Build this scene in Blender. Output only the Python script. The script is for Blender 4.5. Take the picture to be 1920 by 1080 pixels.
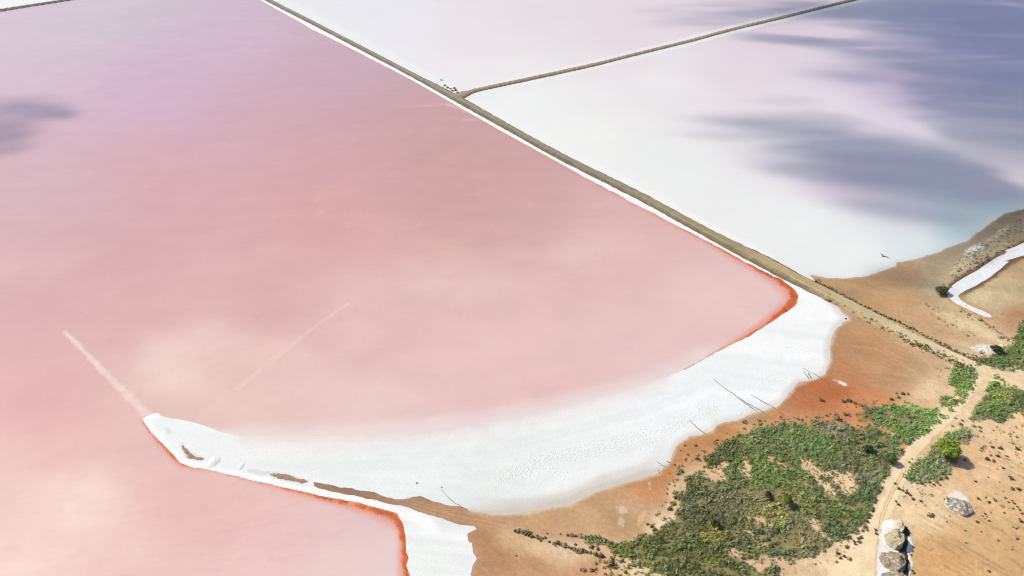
import bpy, math, random
import numpy as np
from mathutils import Vector

scene = bpy.context.scene
for o in list(bpy.data.objects):
    bpy.data.objects.remove(o)
COL = scene.collection

# ------------------------------------------------------------------ camera
CAM_H, PITCH, FOC = 120.0, math.radians(32.24), 1300.0      # FOC in pixels of a 1920 px wide frame
cam_data = bpy.data.cameras.new("drone_camera")
cam_data.sensor_width = 36.0
cam_data.lens = 36.0 * FOC / 1920.0
cam_data.clip_start = 0.5
cam_data.clip_end = 30000.0
cam = bpy.data.objects.new("drone_camera", cam_data)
cam.location = (0, 0, CAM_H)
cam.rotation_euler = (math.pi / 2 - PITCH, 0, 0)
COL.objects.link(cam)
scene.camera = cam

# ------------------------------------------------------------------ sky + sun
SUN_EL = math.radians(44)
SUN_H = np.array([-0.90, 0.43]); SUN_H = SUN_H / np.linalg.norm(SUN_H)
SUN_DIR = Vector((SUN_H[0] * math.cos(SUN_EL), SUN_H[1] * math.cos(SUN_EL), math.sin(SUN_EL)))
world = bpy.data.worlds.new("World")
scene.world = world
world.use_nodes = True
wn = world.node_tree.nodes
bg = wn["Background"]
sky = wn.new("ShaderNodeTexSky")
sky.sky_type = 'NISHITA'
sky.sun_disc = False
sky.sun_elevation = SUN_EL
sky.sun_rotation = math.atan2(SUN_H[0], SUN_H[1])
sky.air_density = 1.0
sky.dust_density = 1.2
sky.ozone_density = 1.0
world.node_tree.links.new(sky.outputs[0], bg.inputs[0])
bg.inputs[1].default_value = 0.108
sun_data = bpy.data.lights.new("sun", 'SUN')
sun_data.energy = 3.8
sun_data.angle = math.radians(0.53)
sun_data.color = (1.0, 0.935, 0.77)
sun = bpy.data.objects.new("sun", sun_data)
sun.rotation_euler = (-SUN_DIR).to_track_quat('-Z', 'Y').to_euler()
sun.location = SUN_DIR * 500
COL.objects.link(sun)
scene.view_settings.view_transform = 'Standard'
scene.view_settings.look = 'None'
scene.view_settings.exposure = 0.0
scene.view_settings.gamma = 1.0
scene.view_settings.use_curve_mapping = False
try:
    scene.cycles.max_bounces = 6
    scene.cycles.filter_width = 1.15
    scene.cycles.transparent_max_bounces = 24
except Exception:
    pass
GAIN = 1.05                                   # picture value of a flat white Lambert sheet in full sun

# ------------------------------------------------------------------ survey: photo plan -> ground metres
SP, CP = math.sin(PITCH), math.cos(PITCH)
def ground(u, v, z=0.0):
    """Point of the level z that the survey mark (u, v) stands on."""
    u = np.asarray(u, float); v = np.asarray(v, float)
    a = (u - 960) / FOC; b = (540 - v) / FOC
    dz = -SP + CP * b; dy = CP + SP * b
    t = (z - CAM_H) / dz
    return a * t, dy * t
def survey(x, y):
    dz = -CAM_H
    f = y * CP - dz * SP
    b = (y * SP + dz * CP) / f
    return 960 + FOC * x / f, 540 - FOC * b
def mpp(v):
    """metres per plan pixel across the view"""
    b = (540 - np.asarray(v, float)) / FOC
    return CAM_H / (SP - CP * b) / FOC

# ------------------------------------------------------------------ numpy helpers
def _hash(ix, iy, seed):
    h = (ix.astype(np.int64) * 374761393 + iy.astype(np.int64) * 668265263 + seed * 974634541) & 0xFFFFFFFF
    h = ((h ^ (h >> 13)) * 1274126177) & 0xFFFFFFFF
    h = h ^ (h >> 16)
    return (h & 0xFFFF) / 65535.0
def vnoise(x, y, seed=0):
    ix = np.floor(x); iy = np.floor(y)
    fx = x - ix; fy = y - iy
    fx = fx * fx * fx * (fx * (fx * 6 - 15) + 10); fy = fy * fy * fy * (fy * (fy * 6 - 15) + 10)
    a = _hash(ix, iy, seed); b = _hash(ix + 1, iy, seed); c = _hash(ix, iy + 1, seed); d = _hash(ix + 1, iy + 1, seed)
    return (a + (b - a) * fx + (c - a) * fy + (a - b - c + d) * fx * fy) * 2 - 1
def fbm(x, y, octs=4, seed=0, gain=0.5):
    s = 0.0; amp = 1.0; tot = 0.0
    for k in range(octs):
        s = s + amp * vnoise(x * 0.8 + y * 0.6 + 17.3 * k, -x * 0.6 + y * 0.8 - 9.1 * k, seed + k * 7)
        tot += amp; amp *= gain
        x = x * 2.03; y = y * 2.03
    return s / tot * 1.5
def sstep(a, b, x):
    t = np.clip((x - a) / (b - a), 0, 1)
    return t * t * (3 - 2 * t)
def seg_dist(pl, u, v, closed=False, pad=60.0):
    """distance from the points to a polyline (clamped to pad) and the fraction along it"""
    P = np.array(pl, float)[:, :2]
    out = np.full(u.shape, pad); par = np.zeros(u.shape)
    m = (u > P[:, 0].min() - pad) & (u < P[:, 0].max() + pad) & (v > P[:, 1].min() - pad) & (v < P[:, 1].max() + pad)
    if not m.any():
        return out, par
    x = u[m]; y = v[m]
    d = np.full(x.shape, pad * pad); t_ = np.zeros(x.shape)
    n = len(P) if closed else len(P) - 1
    for i in range(n):
        ax, ay = P[i]; bx, by = P[(i + 1) % len(P)]
        ex, ey = bx - ax, by - ay
        L = ex * ex + ey * ey + 1e-9
        t = np.clip(((x - ax) * ex + (y - ay) * ey) / L, 0, 1)
        dd = (x - ax - t * ex) ** 2 + (y - ay - t * ey) ** 2
        k = dd < d
        d = np.where(k, dd, d); t_ = np.where(k, i + t, t_)
    out[m] = np.sqrt(d); par[m] = t_
    return out, par
def sdf(poly, u, v, pad=60.0):
    """signed plan distance, positive inside"""
    P = np.array(poly, float)[:, :2]
    d, _ = seg_dist(P, u, v, True, pad)
    ins = np.zeros(u.shape, bool)
    m = (u > P[:, 0].min()) & (u < P[:, 0].max()) & (v > P[:, 1].min()) & (v < P[:, 1].max())
    x = u[m]; y = v[m]; c = np.zeros(x.shape, bool)
    j = len(P) - 1
    for i in range(len(P)):
        xi, yi = P[i]; xj, yj = P[j]
        if yi != yj:
            c ^= ((yi > y) != (yj > y)) & (x < (xj - xi) * (y - yi) / (yj - yi) + xi)
        j = i
    ins[m] = c
    return np.where(ins, d, -d)
def smooth(pl, n=4, closed=False):
    """Catmull-Rom through the marks"""
    P = [np.array(p, float) for p in pl]; N = len(P); out = []
    rng = range(N) if closed else range(N - 1)
    for i in rng:
        p1, p2 = P[i], P[(i + 1) % N]
        p0 = P[i - 1] if (closed or i > 0) else 2 * p1 - p2
        p3 = P[(i + 2) % N] if (closed or i < N - 2) else 2 * p2 - p1
        for k in range(n):
            t = k / n
            out.append(0.5 * (2 * p1 + (p2 - p0) * t + (2 * p0 - 5 * p1 + 4 * p2 - p3) * t * t + (3 * p1 - p0 - 3 * p2 + p3) * t ** 3))
    if not closed:
        out.append(P[-1])
    return [tuple(p) for p in out]
def ribbon(pl):
    """(u, v, half width) -> outline"""
    P = np.array(pl, float)
    T = np.gradient(P[:, :2], axis=0); T /= np.linalg.norm(T, axis=1)[:, None]
    N = np.stack([-T[:, 1], T[:, 0]], 1)
    A = P[:, :2] + N * P[:, 2:3]; B = P[:, :2] - N * P[:, 2:3]
    return np.concatenate([A, B[::-1]])
def lin(c):
    c = np.asarray(c, float) / 255.0
    return np.where(c <= 0.04045, c / 12.92, ((c + 0.055) / 1.055) ** 2.4)
def alb(c):
    return np.clip(lin(c) / GAIN, 0.0, 0.86)
def mixc(a, b, t):
    return a + (b - a) * np.asarray(t)[..., None]
def idw(samples, u, v, power=3.0, soft=30.0):
    num = np.zeros(u.shape + (3,)); den = np.zeros(u.shape)
    for s in samples:
        w = 1.0 / ((u - s[0]) ** 2 + (1.5 * (v - s[1])) ** 2 + soft * soft) ** (power / 2)
        num += w[..., None] * np.array(s[2], float); den += w
    return num / den[..., None]

# ------------------------------------------------------------------ object helpers
def tag(o, label=None, cat=None, group=None, kind=None):
    if label: o["label"] = label
    if cat: o["category"] = cat
    if group: o["group"] = group
    if kind: o["kind"] = kind
    return o
def mesh_np(name, V, loops, starts, totals, cols=None, mat=None, smooth_=True):
    me = bpy.data.meshes.new(name)
    me.vertices.add(len(V)); me.vertices.foreach_set("co", np.ascontiguousarray(V, np.float32).ravel())
    me.loops.add(len(loops)); me.loops.foreach_set("vertex_index", np.asarray(loops, np.int32))
    me.polygons.add(len(starts)); me.polygons.foreach_set("loop_start", np.asarray(starts, np.int32))
    me.polygons.foreach_set("loop_total", np.asarray(totals, np.int32))
    me.polygons.foreach_set("use_smooth", np.full(len(starts), smooth_))
    me.update(calc_edges=True)
    if cols is not None:
        a = me.color_attributes.new("Tint", 'FLOAT_COLOR', 'POINT')
        c = np.ones((len(V), 4), np.float32); c[:, :3] = cols
        a.data.foreach_set("color", c.ravel())
    if mat: me.materials.append(mat)
    return me
def obj(name, me, parent=None):
    o = bpy.data.objects.new(name, me)
    COL.objects.link(o)
    if parent: o.parent = parent
    return o
def tri_mesh(name, V, F, cols=None, mat=None, smooth_=False):
    F = np.asarray(F)
    k = F.shape[1]
    return mesh_np(name, V, F.ravel(), np.arange(len(F)) * k, np.full(len(F), k), cols, mat, smooth_)

class Plan:
    """A net of ground points, denser near the drone."""
    def __init__(s, u0, u1, v0, v1, step):
        us = np.arange(u0, u1 + step, step); vs = np.arange(v0, v1 + step, step)
        s.u, s.v = np.meshgrid(us, vs)
        s.x, s.y = ground(s.u, s.v)
        s.nr, s.nc = s.u.shape
def clip_net(g, f):
    """cut the net along f = 0 and keep f > 0 -> (index of kept net points, extra points as (a, b, t), polygons)"""
    ok = (f > 0).ravel(); ff = f.ravel()
    idx = np.arange(g.nr * g.nc).reshape(g.nr, g.nc)
    q = np.stack([idx[1:, :-1], idx[1:, 1:], idx[:-1, 1:], idx[:-1, :-1]], -1).reshape(-1, 4)
    c = ok[q].sum(1)
    full = q[c == 4]; part = q[(c > 0) & (c < 4)]
    extra = {}; ex = []; polys = []
    base = g.nr * g.nc
    for cell in part:
        pl = []
        for k in range(4):
            a = int(cell[k]); b = int(cell[(k + 1) % 4])
            if ok[a]: pl.append(a)
            if ok[a] != ok[b]:
                key = (min(a, b), max(a, b))
                if key not in extra:
                    lo, hi = key
                    extra[key] = base + len(ex)
                    ex.append((lo, hi, ff[lo] / (ff[lo] - ff[hi])))
                pl.append(extra[key])
        if len(pl) >= 3: polys.append(pl)
    return full, ex, polys
def sheet(name, g, f, z, cols, mat, kind='structure', label=None, cat=None):
    """one connected surface of the ground cut along f = 0, with its height and its own colour"""
    full, ex, polys = clip_net(g, f)
    N = g.nr * g.nc
    zz = np.broadcast_to(np.asarray(z, float), g.u.shape).ravel()
    P = np.stack([g.x.ravel(), g.y.ravel(), zz], 1)
    C = np.broadcast_to(cols, g.u.shape + (3,)).reshape(-1, 3)
    if ex:
        E = np.array(ex); a = E[:, 0].astype(int); b = E[:, 1].astype(int); t = E[:, 2:3]
        P = np.concatenate([P, P[a] * (1 - t) + P[b] * t]); C = np.concatenate([C, C[a] * (1 - t) + C[b] * t])
    loops = np.concatenate([full.ravel()] + [np.array(sum(polys, []), int)]) if polys else full.ravel()
    tot = np.concatenate([np.full(len(full), 4), np.array([len(p) for p in polys], int)]) if polys else np.full(len(full), 4)
    used = np.unique(loops); remap = np.full(len(P), -1); remap[used] = np.arange(len(used))
    starts = np.concatenate([[0], np.cumsum(tot)[:-1]])
    me = mesh_np(name, P[used], remap[loops], starts, tot, C[used], mat)
    o = obj(name, me)
    return tag(o, label, cat, kind=kind)

# ------------------------------------------------------------------ materials
def new_mat(name):
    m = bpy.data.materials.new(name); m.use_nodes = True
    return m, m.node_tree.nodes, m.node_tree.links, m.node_tree.nodes["Principled BSDF"]
def ground_mat(name, rough, grain=((0.6, 0.10), (4.0, 0.10)), bump=0.0, bump_scale=2.0, spec=0.3, ior=1.45, bump_dist=0.1, stretch=None, ripple=None):
    m, n, l, p = new_mat(name)
    at = n.new("ShaderNodeAttribute"); at.attribute_name = "Tint"
    geo = n.new("ShaderNodeNewGeometry")
    col = at.outputs["Color"]
    for sc, amt in grain:
        t = n.new("ShaderNodeTexNoise"); t.inputs["Scale"].default_value = sc; t.inputs["Detail"].default_value = 4
        l.new(geo.outputs["Position"], t.inputs["Vector"])
        r = n.new("ShaderNodeMapRange"); r.inputs[1].default_value = 0.3; r.inputs[2].default_value = 0.7
        r.inputs[3].default_value = 1 - amt; r.inputs[4].default_value = 1 + amt
        l.new(t.outputs[0], r.inputs[0])
        mx = n.new("ShaderNodeVectorMath"); mx.operation = 'MULTIPLY'
        l.new(col, mx.inputs[0]); l.new(r.outputs[0], mx.inputs[1])
        col = mx.outputs[0]
    l.new(col, p.inputs["Base Color"])
    p.inputs["Roughness"].default_value = rough
    p.inputs["Specular IOR Level"].default_value = spec
    p.inputs["IOR"].default_value = ior
    if bump:
        t = n.new("ShaderNodeTexNoise"); t.inputs["Scale"].default_value = bump_scale; t.inputs["Detail"].default_value = 6
        t.inputs["Roughness"].default_value = 0.6
        if stretch:
            mp = n.new("ShaderNodeMapping"); mp.inputs["Rotation"].default_value = (0, 0, stretch[0]); mp.inputs["Scale"].default_value = stretch[1]
            l.new(geo.outputs["Position"], mp.inputs["Vector"]); l.new(mp.outputs[0], t.inputs["Vector"])
        else:
            l.new(geo.outputs["Position"], t.inputs["Vector"])
        b = n.new("ShaderNodeBump"); b.inputs["Strength"].default_value = bump; b.inputs["Distance"].default_value = bump_dist
        l.new(t.outputs[0], b.inputs["Height"]); l.new(b.outputs[0], p.inputs["Normal"])
    return m
M_water = ground_mat("pink_brine", 0.22, ((0.012, 0.02), (0.08, 0.02), (0.6, 0.012)), 0.22, 0.6, 0.5, 1.33, 0.06, stretch=(0.5, (0.5, 1.6, 1)))
M_white = ground_mat("shallow_salt_brine", 0.30, ((0.02, 0.012), (0.3, 0.01)), 0.0, 1.0, 0.4, 1.33)
M_salt = ground_mat("salt_crust", 0.75, ((0.25, 0.03), (2.2, 0.045)), 0.6, 2.6, 0.25, bump_dist=0.08)
M_land = ground_mat("mud_and_sand", 0.85, ((0.15, 0.04), (0.9, 0.07), (3.5, 0.10)), 0.5, 2.2, 0.2, bump_dist=0.12)
M_bank = ground_mat("causeway_earth", 0.9, ((0.25, 0.10), (1.5, 0.14), (5, 0.12)), 0.6, 1.8, 0.15, bump_dist=0.2)
M_road = ground_mat("graded_gravel", 0.9, ((0.25, 0.05), (2.5, 0.07)), 0.35, 3.0, 0.15, bump_dist=0.08)
M_fringe = ground_mat("algae_brine", 0.55, ((0.4, 0.12), (2.0, 0.22)), 0.4, 2.0, 0.3, bump_dist=0.08)
M_heap = ground_mat("grey_spoil", 0.95, ((0.7, 0.15), (3.0, 0.30)), 0.8, 3.0, 0.1, bump_dist=0.18)
def leaf_mat(name):
    m, n, l, p = new_mat(name)
    at = n.new("ShaderNodeAttribute"); at.attribute_name = "Tint"
    inf = n.new("ShaderNodeObjectInfo")
    r = n.new("ShaderNodeMapRange"); r.inputs[3].default_value = 0.8; r.inputs[4].default_value = 1.25
    l.new(inf.outputs["Random"], r.inputs[0])
    mx = n.new("ShaderNodeVectorMath"); mx.operation = 'MULTIPLY'
    l.new(at.outputs["Color"], mx.inputs[0]); l.new(r.outputs[0], mx.inputs[1])
    l.new(mx.outputs[0], p.inputs["Base Color"])
    p.inputs["Roughness"].default_value = 0.75
    p.inputs["Specular IOR Level"].default_value = 0.2
    return m
M_leaf = leaf_mat("scrub_leaves")
def plain(name, c, rough=0.9, noise=0.25, scale=6):
    m, n, l, p = new_mat(name)
    geo = n.new("ShaderNodeNewGeometry")
    t = n.new("ShaderNodeTexNoise"); t.inputs["Scale"].default_value = scale; t.inputs["Detail"].default_value = 4
    l.new(geo.outputs["Position"], t.inputs["Vector"])
    r = n.new("ShaderNodeValToRGB")
    r.color_ramp.elements[0].position = 0.3; r.color_ramp.elements[1].position = 0.7
    r.color_ramp.elements[0].color = (*[x * (1 - noise) for x in c], 1); r.color_ramp.elements[1].color = (*[min(1, x * (1 + noise)) for x in c], 1)
    l.new(t.outputs[0], r.inputs[0]); l.new(r.outputs[0], p.inputs["Base Color"])
    p.inputs["Roughness"].default_value = rough; p.inputs["Specular IOR Level"].default_value = 0.2
    return m
M_bark = plain("grey_bark", (0.16, 0.12, 0.09))
M_saltlump = plain("salt_lump", (0.80, 0.80, 0.79), 0.8, 0.05)
M_rock = plain("dark_stone", (0.07, 0.065, 0.06))
M_bird = plain("grey_plumage", (0.16, 0.16, 0.17), 0.7, 0.2)

# ------------------------------------------------------------------ survey marks
WE = [(488, 0), (522, 19.5), (563, 41.7), (580, 52.5), (605, 64.6), (640, 82), (720, 123), (780, 154.5), (820, 177.5), (847, 192.5), (875, 209),
      (905, 226), (940, 246), (1000, 279), (1060, 312), (1110, 340), (1148, 359.6), (1240, 408), (1300, 438.5), (1340, 459.6), (1390, 487.5), (1440, 513), (1463, 523)]
CORNER = [(1480, 535), (1492, 547), (1497, 556), (1494, 568), (1484, 579), (1465, 591), (1430, 615), (1405, 630), (1355, 655), (1310, 680), (1280, 695), (1200, 725)]
SOFT = [(1200, 725), (1100, 752), (1000, 777), (900, 796), (800, 808), (700, 815), (600, 818), (500, 819), (450, 818), (415, 811), (380, 797), (350, 789), (322, 785), (300, 779), (296, 774)]
SPIT_OUT = [(280, 777), (267, 786), (280, 807), (300, 827), (322, 850), (337, 867), (360, 876), (387, 880), (440, 892), (480, 902), (540, 915), (590, 927), (640, 936.5),
            (677, 944), (715, 954), (745, 962), (749, 971), (756, 984), (761, 1012), (762, 1035), (767, 1046), (762, 1061), (769, 1080), (800, 1500)]
ROAD_C = [(470, -17), (506, 2), (600, 50), (700, 102), (780, 144), (855, 184), (960, 243), (1060, 298), (1200, 368), (1340, 444), (1440, 495), (1500, 527), (1560, 557),
          (1640, 598), (1720, 640), (1790, 673), (1840, 695), (1925, 727), (2420, 890)]
def with_w(c, w): return [(a[0], a[1], b) for a, b in zip(c, w)]
BODY = with_w(ROAD_C, [3.3, 3.5, 3.7, 4.1, 4.6, 6.6, 6.3, 6.9, 7.8, 9.2, 12.5, 11.5, 11.5, 13, 14, 14, 12, 12, 12])
ROADR = with_w(ROAD_C, [1.6, 1.7, 1.8, 2.0, 2.3, 2.8, 3.0, 3.4, 4.2, 5.0, 5.6, 6.0, 6.2, 7.0, 8.0, 9.0, 11, 15, 18])
DIKE2 = [(852, 184, 9), (866, 179, 7), (878, 174.5, 5), (892, 169.8, 3.6), (920, 163.5, 3.2), (1000, 146.5, 3.2), (1080, 129, 3.2), (1120, 120, 3.0), (1195, 101, 2.8), (1300, 75, 2.7), (1370, 56, 2.6),
         (1480, 29.6, 2.5), (1560, 9.5, 2.4), (1600, 0, 2.4), (1700, -26, 2.3), (1900, -76, 2.0)]
DIKE3 = [(-460, 92, 3.4), (-200, 48, 3), (-60, 27, 2.6), (0, 19.5, 2.4), (60, 10, 2.2), (125, 0, 2.1), (260, -22, 2), (420, -49, 1.8)]

PINK_POLY = [(-460, 92), (-60, 27), (0, 20), (125, 0), (260, -22), (420, -49), (455, -16)] + WE + CORNER[:-1] + [(1280, 720), (1240, 780), (900, 900), (860, 1000), (860, 1500), (-460, 1500)]
SALT_POLY = SPIT_OUT + [(960, 1500), (1020, 1000), (1260, 930), (1500, 790), (1615, 690), (1625, 610), (1580, 575), (1500, 527), (1340, 444), (1060, 297), (855, 186), (700, 102), (506, 2), (470, -17), (455, -16)] + WE + CORNER + SOFT[1:]
LAND_SHORE = [(883, 958), (921, 965), (945, 966), (995, 960), (1070, 947), (1132, 917), (1200, 899), (1235, 887), (1256, 868), (1260, 855), (1267, 838), (1292, 820), (1317, 815), (1335, 808), (1345, 797),
              (1380, 788), (1405, 777), (1440, 768), (1455, 764), (1477, 742), (1497, 718), (1522, 712), (1547, 703), (1556, 680), (1555, 650), (1562, 627), (1572, 612), (1585, 602), (1592, 599), (1560, 566)]
POND_SHORE = [(1520, 516), (1555, 522), (1592, 522), (1630, 517), (1655, 507), (1679, 499), (1681, 492), (1715, 486.5), (1757, 474), (1785, 461), (1817, 451), (1825, 442), (1852, 422), (1882, 402), (1910, 394), (1945, 384), (2400, 260)]
LAND_POLY = [(588, 904), (620, 910), (640, 915), (659, 916), (677, 921.5), (702, 923), (715, 930), (741, 935.6), (756, 934.7), (786, 930), (809, 937.5), (837, 947), (865, 950)] + LAND_SHORE + POND_SHORE + \
            [(2400, 1500), (900, 1500), (883, 1080), (887, 1061), (893, 1048), (887, 1031), (885.6, 1018), (879, 1016), (876, 1001), (895, 992), (889, 985), (861, 985), (846, 979), (827, 971), (809, 966.5), (786, 960), (762, 950.6), (734, 946), (696, 935.6), (640, 926), (610, 919), (589, 912)]
STRIPS = [[(500, 885), (505, 886), (540, 892), (572, 900), (578, 903), (567, 907), (535, 900), (507, 893)],
          [(340, 833), (352, 844), (365, 854), (381, 861), (370, 864), (355, 860), (346, 850)],
          [(465, 882), (480, 883), (502, 887), (498, 890), (478, 886)],
          [(310, 804), (316, 806), (321, 812), (316, 813)]]
WHITE1 = [(862, 182), (900, 167), (1000, 148), (1080, 130.5), (1120, 118), (1195, 101), (1300, 75), (1370, 56), (1480, 29.6), (1560, 9.5), (1600, 0), (1700, -26), (1900, -76), (2400, -76), (2400, 330), (1900, 470), (1700, 540), (1600, 580), (1500, 527), (1340, 444), (1060, 298), (960, 243)]
WHITE2 = [(860, 182), (900, 167), (1000, 148), (1080, 130.5), (1120, 118), (1195, 101), (1300, 75), (1370, 56), (1480, 29.6), (1560, 9.5), (1600, 0), (1700, -26), (1900, -76), (430, -76), (365, -70), (470, -17), (506, 2), (600, 50), (780, 144)]
WHITE3 = [(-460, 92), (-60, 27), (0, 19.5), (60, 10), (125, 0), (260, -22), (420, -49), (400, -76), (-460, -76)]
FRINGE_A = [(840, 189, .5), (900, 223, 1.2), (1000, 279, 1.2), (1148, 360, 1.6), (1240, 408, 2.0), (1340, 460, 2.6), (1390, 488, 3.4), (1440, 514, 4.2), (1463, 525, 6.5), (1483, 541, 8), (1490, 556, 10), (1485, 570, 8),
            (1462, 589, 5), (1430, 613, 4), (1405, 629, 3.4), (1355, 655, 2.6), (1310, 680, 2.6), (1280, 695, 2.0), (1235, 713, 0.8)]
FRINGE_B = [(296, 773, .7), (280, 777, 1), (266, 787, 1.8), (280, 808, 2.4), (300, 829, 3.4), (322, 852, 4), (337, 868, 3.6), (360, 877, 3), (390, 882, 1.2), (440, 893, 1.2), (480, 903, 1.8), (540, 917, 3), (590, 929, 4), (640, 939, 6), (690, 951, 8),
            (722, 961, 12), (744, 972, 11), (754, 990, 8), (759, 1020, 7.5), (760, 1050, 8), (764, 1090, 9), (795, 1500, 10)]
CANAL = [(1775, 551), (1792, 532), (1835, 505), (1885, 475), (1925, 455), (2400, 290), (2400, 330), (1925, 478), (1892, 492), (1857, 520), (1822, 540), (1800, 552), (1797, 560), (1812, 572), (1840, 583), (1857, 592), (1855, 597.5), (1822, 585), (1785, 565)]
TRACK = [(1838, 697, 10), (1826, 716, 13), (1800, 748, 14), (1775, 780, 14), (1745, 808, 13), (1715, 842, 12), (1695, 875, 12), (1680, 905, 13), (1668, 935, 14), (1655, 965, 15), (1640, 990, 17), (1622, 1030, 28), (1600, 1085, 45), (1570, 1200, 70), (1540, 1500, 110)]

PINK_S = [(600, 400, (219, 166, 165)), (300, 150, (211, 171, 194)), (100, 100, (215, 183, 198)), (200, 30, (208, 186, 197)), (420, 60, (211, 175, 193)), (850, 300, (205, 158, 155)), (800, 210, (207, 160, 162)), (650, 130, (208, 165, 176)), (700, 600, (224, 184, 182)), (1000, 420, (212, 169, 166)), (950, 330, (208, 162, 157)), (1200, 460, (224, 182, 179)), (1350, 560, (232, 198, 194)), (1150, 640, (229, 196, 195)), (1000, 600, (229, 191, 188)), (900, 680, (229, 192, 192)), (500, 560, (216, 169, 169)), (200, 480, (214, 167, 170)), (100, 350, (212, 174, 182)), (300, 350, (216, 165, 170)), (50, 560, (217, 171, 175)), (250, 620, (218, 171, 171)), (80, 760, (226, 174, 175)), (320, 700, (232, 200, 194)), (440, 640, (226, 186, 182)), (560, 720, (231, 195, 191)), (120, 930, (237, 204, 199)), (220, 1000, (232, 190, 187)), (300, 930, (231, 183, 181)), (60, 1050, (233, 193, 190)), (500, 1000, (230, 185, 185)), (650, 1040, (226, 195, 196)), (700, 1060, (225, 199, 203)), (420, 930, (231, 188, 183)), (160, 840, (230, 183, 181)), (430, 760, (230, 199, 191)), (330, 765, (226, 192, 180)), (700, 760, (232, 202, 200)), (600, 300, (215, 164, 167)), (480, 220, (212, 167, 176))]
LAND_S = [(1620, 650, (194, 149, 108)), (1680, 690, (198, 155, 115)), (1580, 700, (193, 140, 98)), (1530, 735, (190, 124, 82)), (1560, 745, (188, 118, 78)), (1490, 775, (200, 145, 102)), (1420, 790, (198, 160, 114)), (1350, 810, (198, 144, 94)), (1290, 840, (200, 147, 97)), (1260, 890, (200, 142, 92)),
          (1220, 920, (204, 148, 100)), (1190, 960, (206, 168, 128)), (1130, 940, (202, 164, 122)), (1180, 985, (196, 160, 118)), (1080, 985, (205, 170, 127)), (1000, 985, (207, 167, 124)), (920, 980, (198, 157, 117)), (850, 960, (187, 147, 113)), (760, 943, (174, 137, 110)), (650, 920, (166, 132, 107)),
          (520, 893, (162, 130, 110)), (360, 855, (165, 136, 120)), (940, 1050, (192, 146, 108)), (905, 1020, (190, 144, 106)), (1000, 1060, (198, 152, 114)), (1050, 1035, (226, 196, 158)), (1100, 1070, (206, 160, 120)), (1010, 1030, (224, 190, 150)), (960, 1015, (218, 182, 140)),
          (1650, 560, (198, 160, 114)), (1700, 560, (208, 168, 121)), (1690, 515, (182, 152, 118)), (1620, 535, (188, 153, 113)), (1740, 600, (212, 174, 130)), (1760, 640, (208, 170, 130)), (1800, 615, (212, 188, 144)), (1760, 500, (178, 160, 130)), (1820, 470, (168, 154, 130)), (1870, 425, (152, 139, 117)), (1900, 405, (136, 124, 102)),
          (1850, 560, (205, 184, 146)), (1880, 540, (194, 170, 130)), (1900, 600, (184, 138, 102)), (1910, 510, (184, 154, 118)), (1850, 650, (218, 188, 152)), (1770, 585, (206, 180, 138)), (1740, 555, (200, 178, 138)), (1750, 525, (184, 166, 134)),
          (1740, 730, (224, 192, 152)), (1720, 700, (200, 166, 128)), (1640, 750, (208, 142, 96)), (1600, 765, (207, 138, 92)), (1720, 750, (222, 182, 138)), (1880, 705, (234, 208, 168)), (1800, 780, (236, 206, 166)), (1700, 900, (236, 206, 166)), (1620, 1050, (236, 206, 166)), (1740, 960, (231, 199, 156)),
          (1850, 880, (229, 190, 146)), (1820, 1000, (216, 174, 124)), (1900, 1050, (212, 169, 119)), (1750, 1050, (210, 162, 110)), (1880, 950, (223, 182, 132)), (1900, 820, (231, 196, 151)), (1400, 880, (228, 194, 152)), (1250, 985, (226, 202, 164)), (1300, 900, (222, 192, 157)), (1540, 900, (230, 198, 154)), (1200, 1060, (226, 202, 152)), (1830, 860, (224, 180, 136))]
GREEN = [[(1150, 1020), (1200, 1010), (1245, 990), (1270, 960), (1280, 920), (1288, 895), (1305, 882), (1330, 897), (1352, 905), (1362, 900), (1358, 880), (1350, 868), (1325, 872), (1322, 860), (1345, 840), (1365, 828), (1390, 814), (1430, 802), (1470, 797), (1505, 796), (1530, 792), (1560, 790), (1600, 802), (1640, 808), (1665, 818), (1688, 832), (1692, 850), (1675, 868), (1655, 900), (1643, 930), (1632, 955), (1620, 975), (1605, 1000), (1580, 1012), (1562, 1020), (1550, 1035), (1530, 1045), (1500, 1050), (1470, 1062), (1450, 1080), (1440, 1130), (1290, 1130), (1235, 1078), (1195, 1052), (1150, 1038), (1128, 1022)],
         [(1608, 778), (1622, 764), (1655, 760), (1672, 755), (1690, 760), (1745, 768), (1770, 782), (1760, 795), (1740, 810), (1712, 826), (1698, 835), (1690, 826), (1676, 812), (1655, 804), (1640, 796), (1612, 790)],
         [(1785, 692), (1800, 690), (1828, 697), (1832, 706), (1822, 728), (1808, 748), (1795, 760), (1780, 772), (1766, 766), (1763, 752), (1780, 744), (1793, 745), (1790, 733), (1778, 720), (1780, 700)],
         [(1853, 720), (1870, 713), (1898, 726), (1940, 738), (2000, 780), (1940, 782), (1900, 776), (1882, 788), (1858, 790), (1836, 790), (1822, 782), (1830, 765), (1848, 742)],
         [(1698, 892), (1712, 872), (1738, 852), (1762, 828), (1784, 812), (1802, 804), (1822, 810), (1826, 818), (1812, 832), (1797, 845), (1790, 868), (1778, 890), (1760, 902), (1730, 905), (1704, 902)],
         [(1812, 663), (1830, 668), (1856, 668), (1878, 660), (1895, 652), (1905, 630), (1912, 612), (1940, 600), (2000, 640), (1960, 690), (1920, 690), (1885, 694), (1862, 690), (1838, 681)],
         [(1100, 1012), (1115, 1010), (1132, 1018), (1150, 1020), (1142, 1030), (1122, 1024)]]
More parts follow.
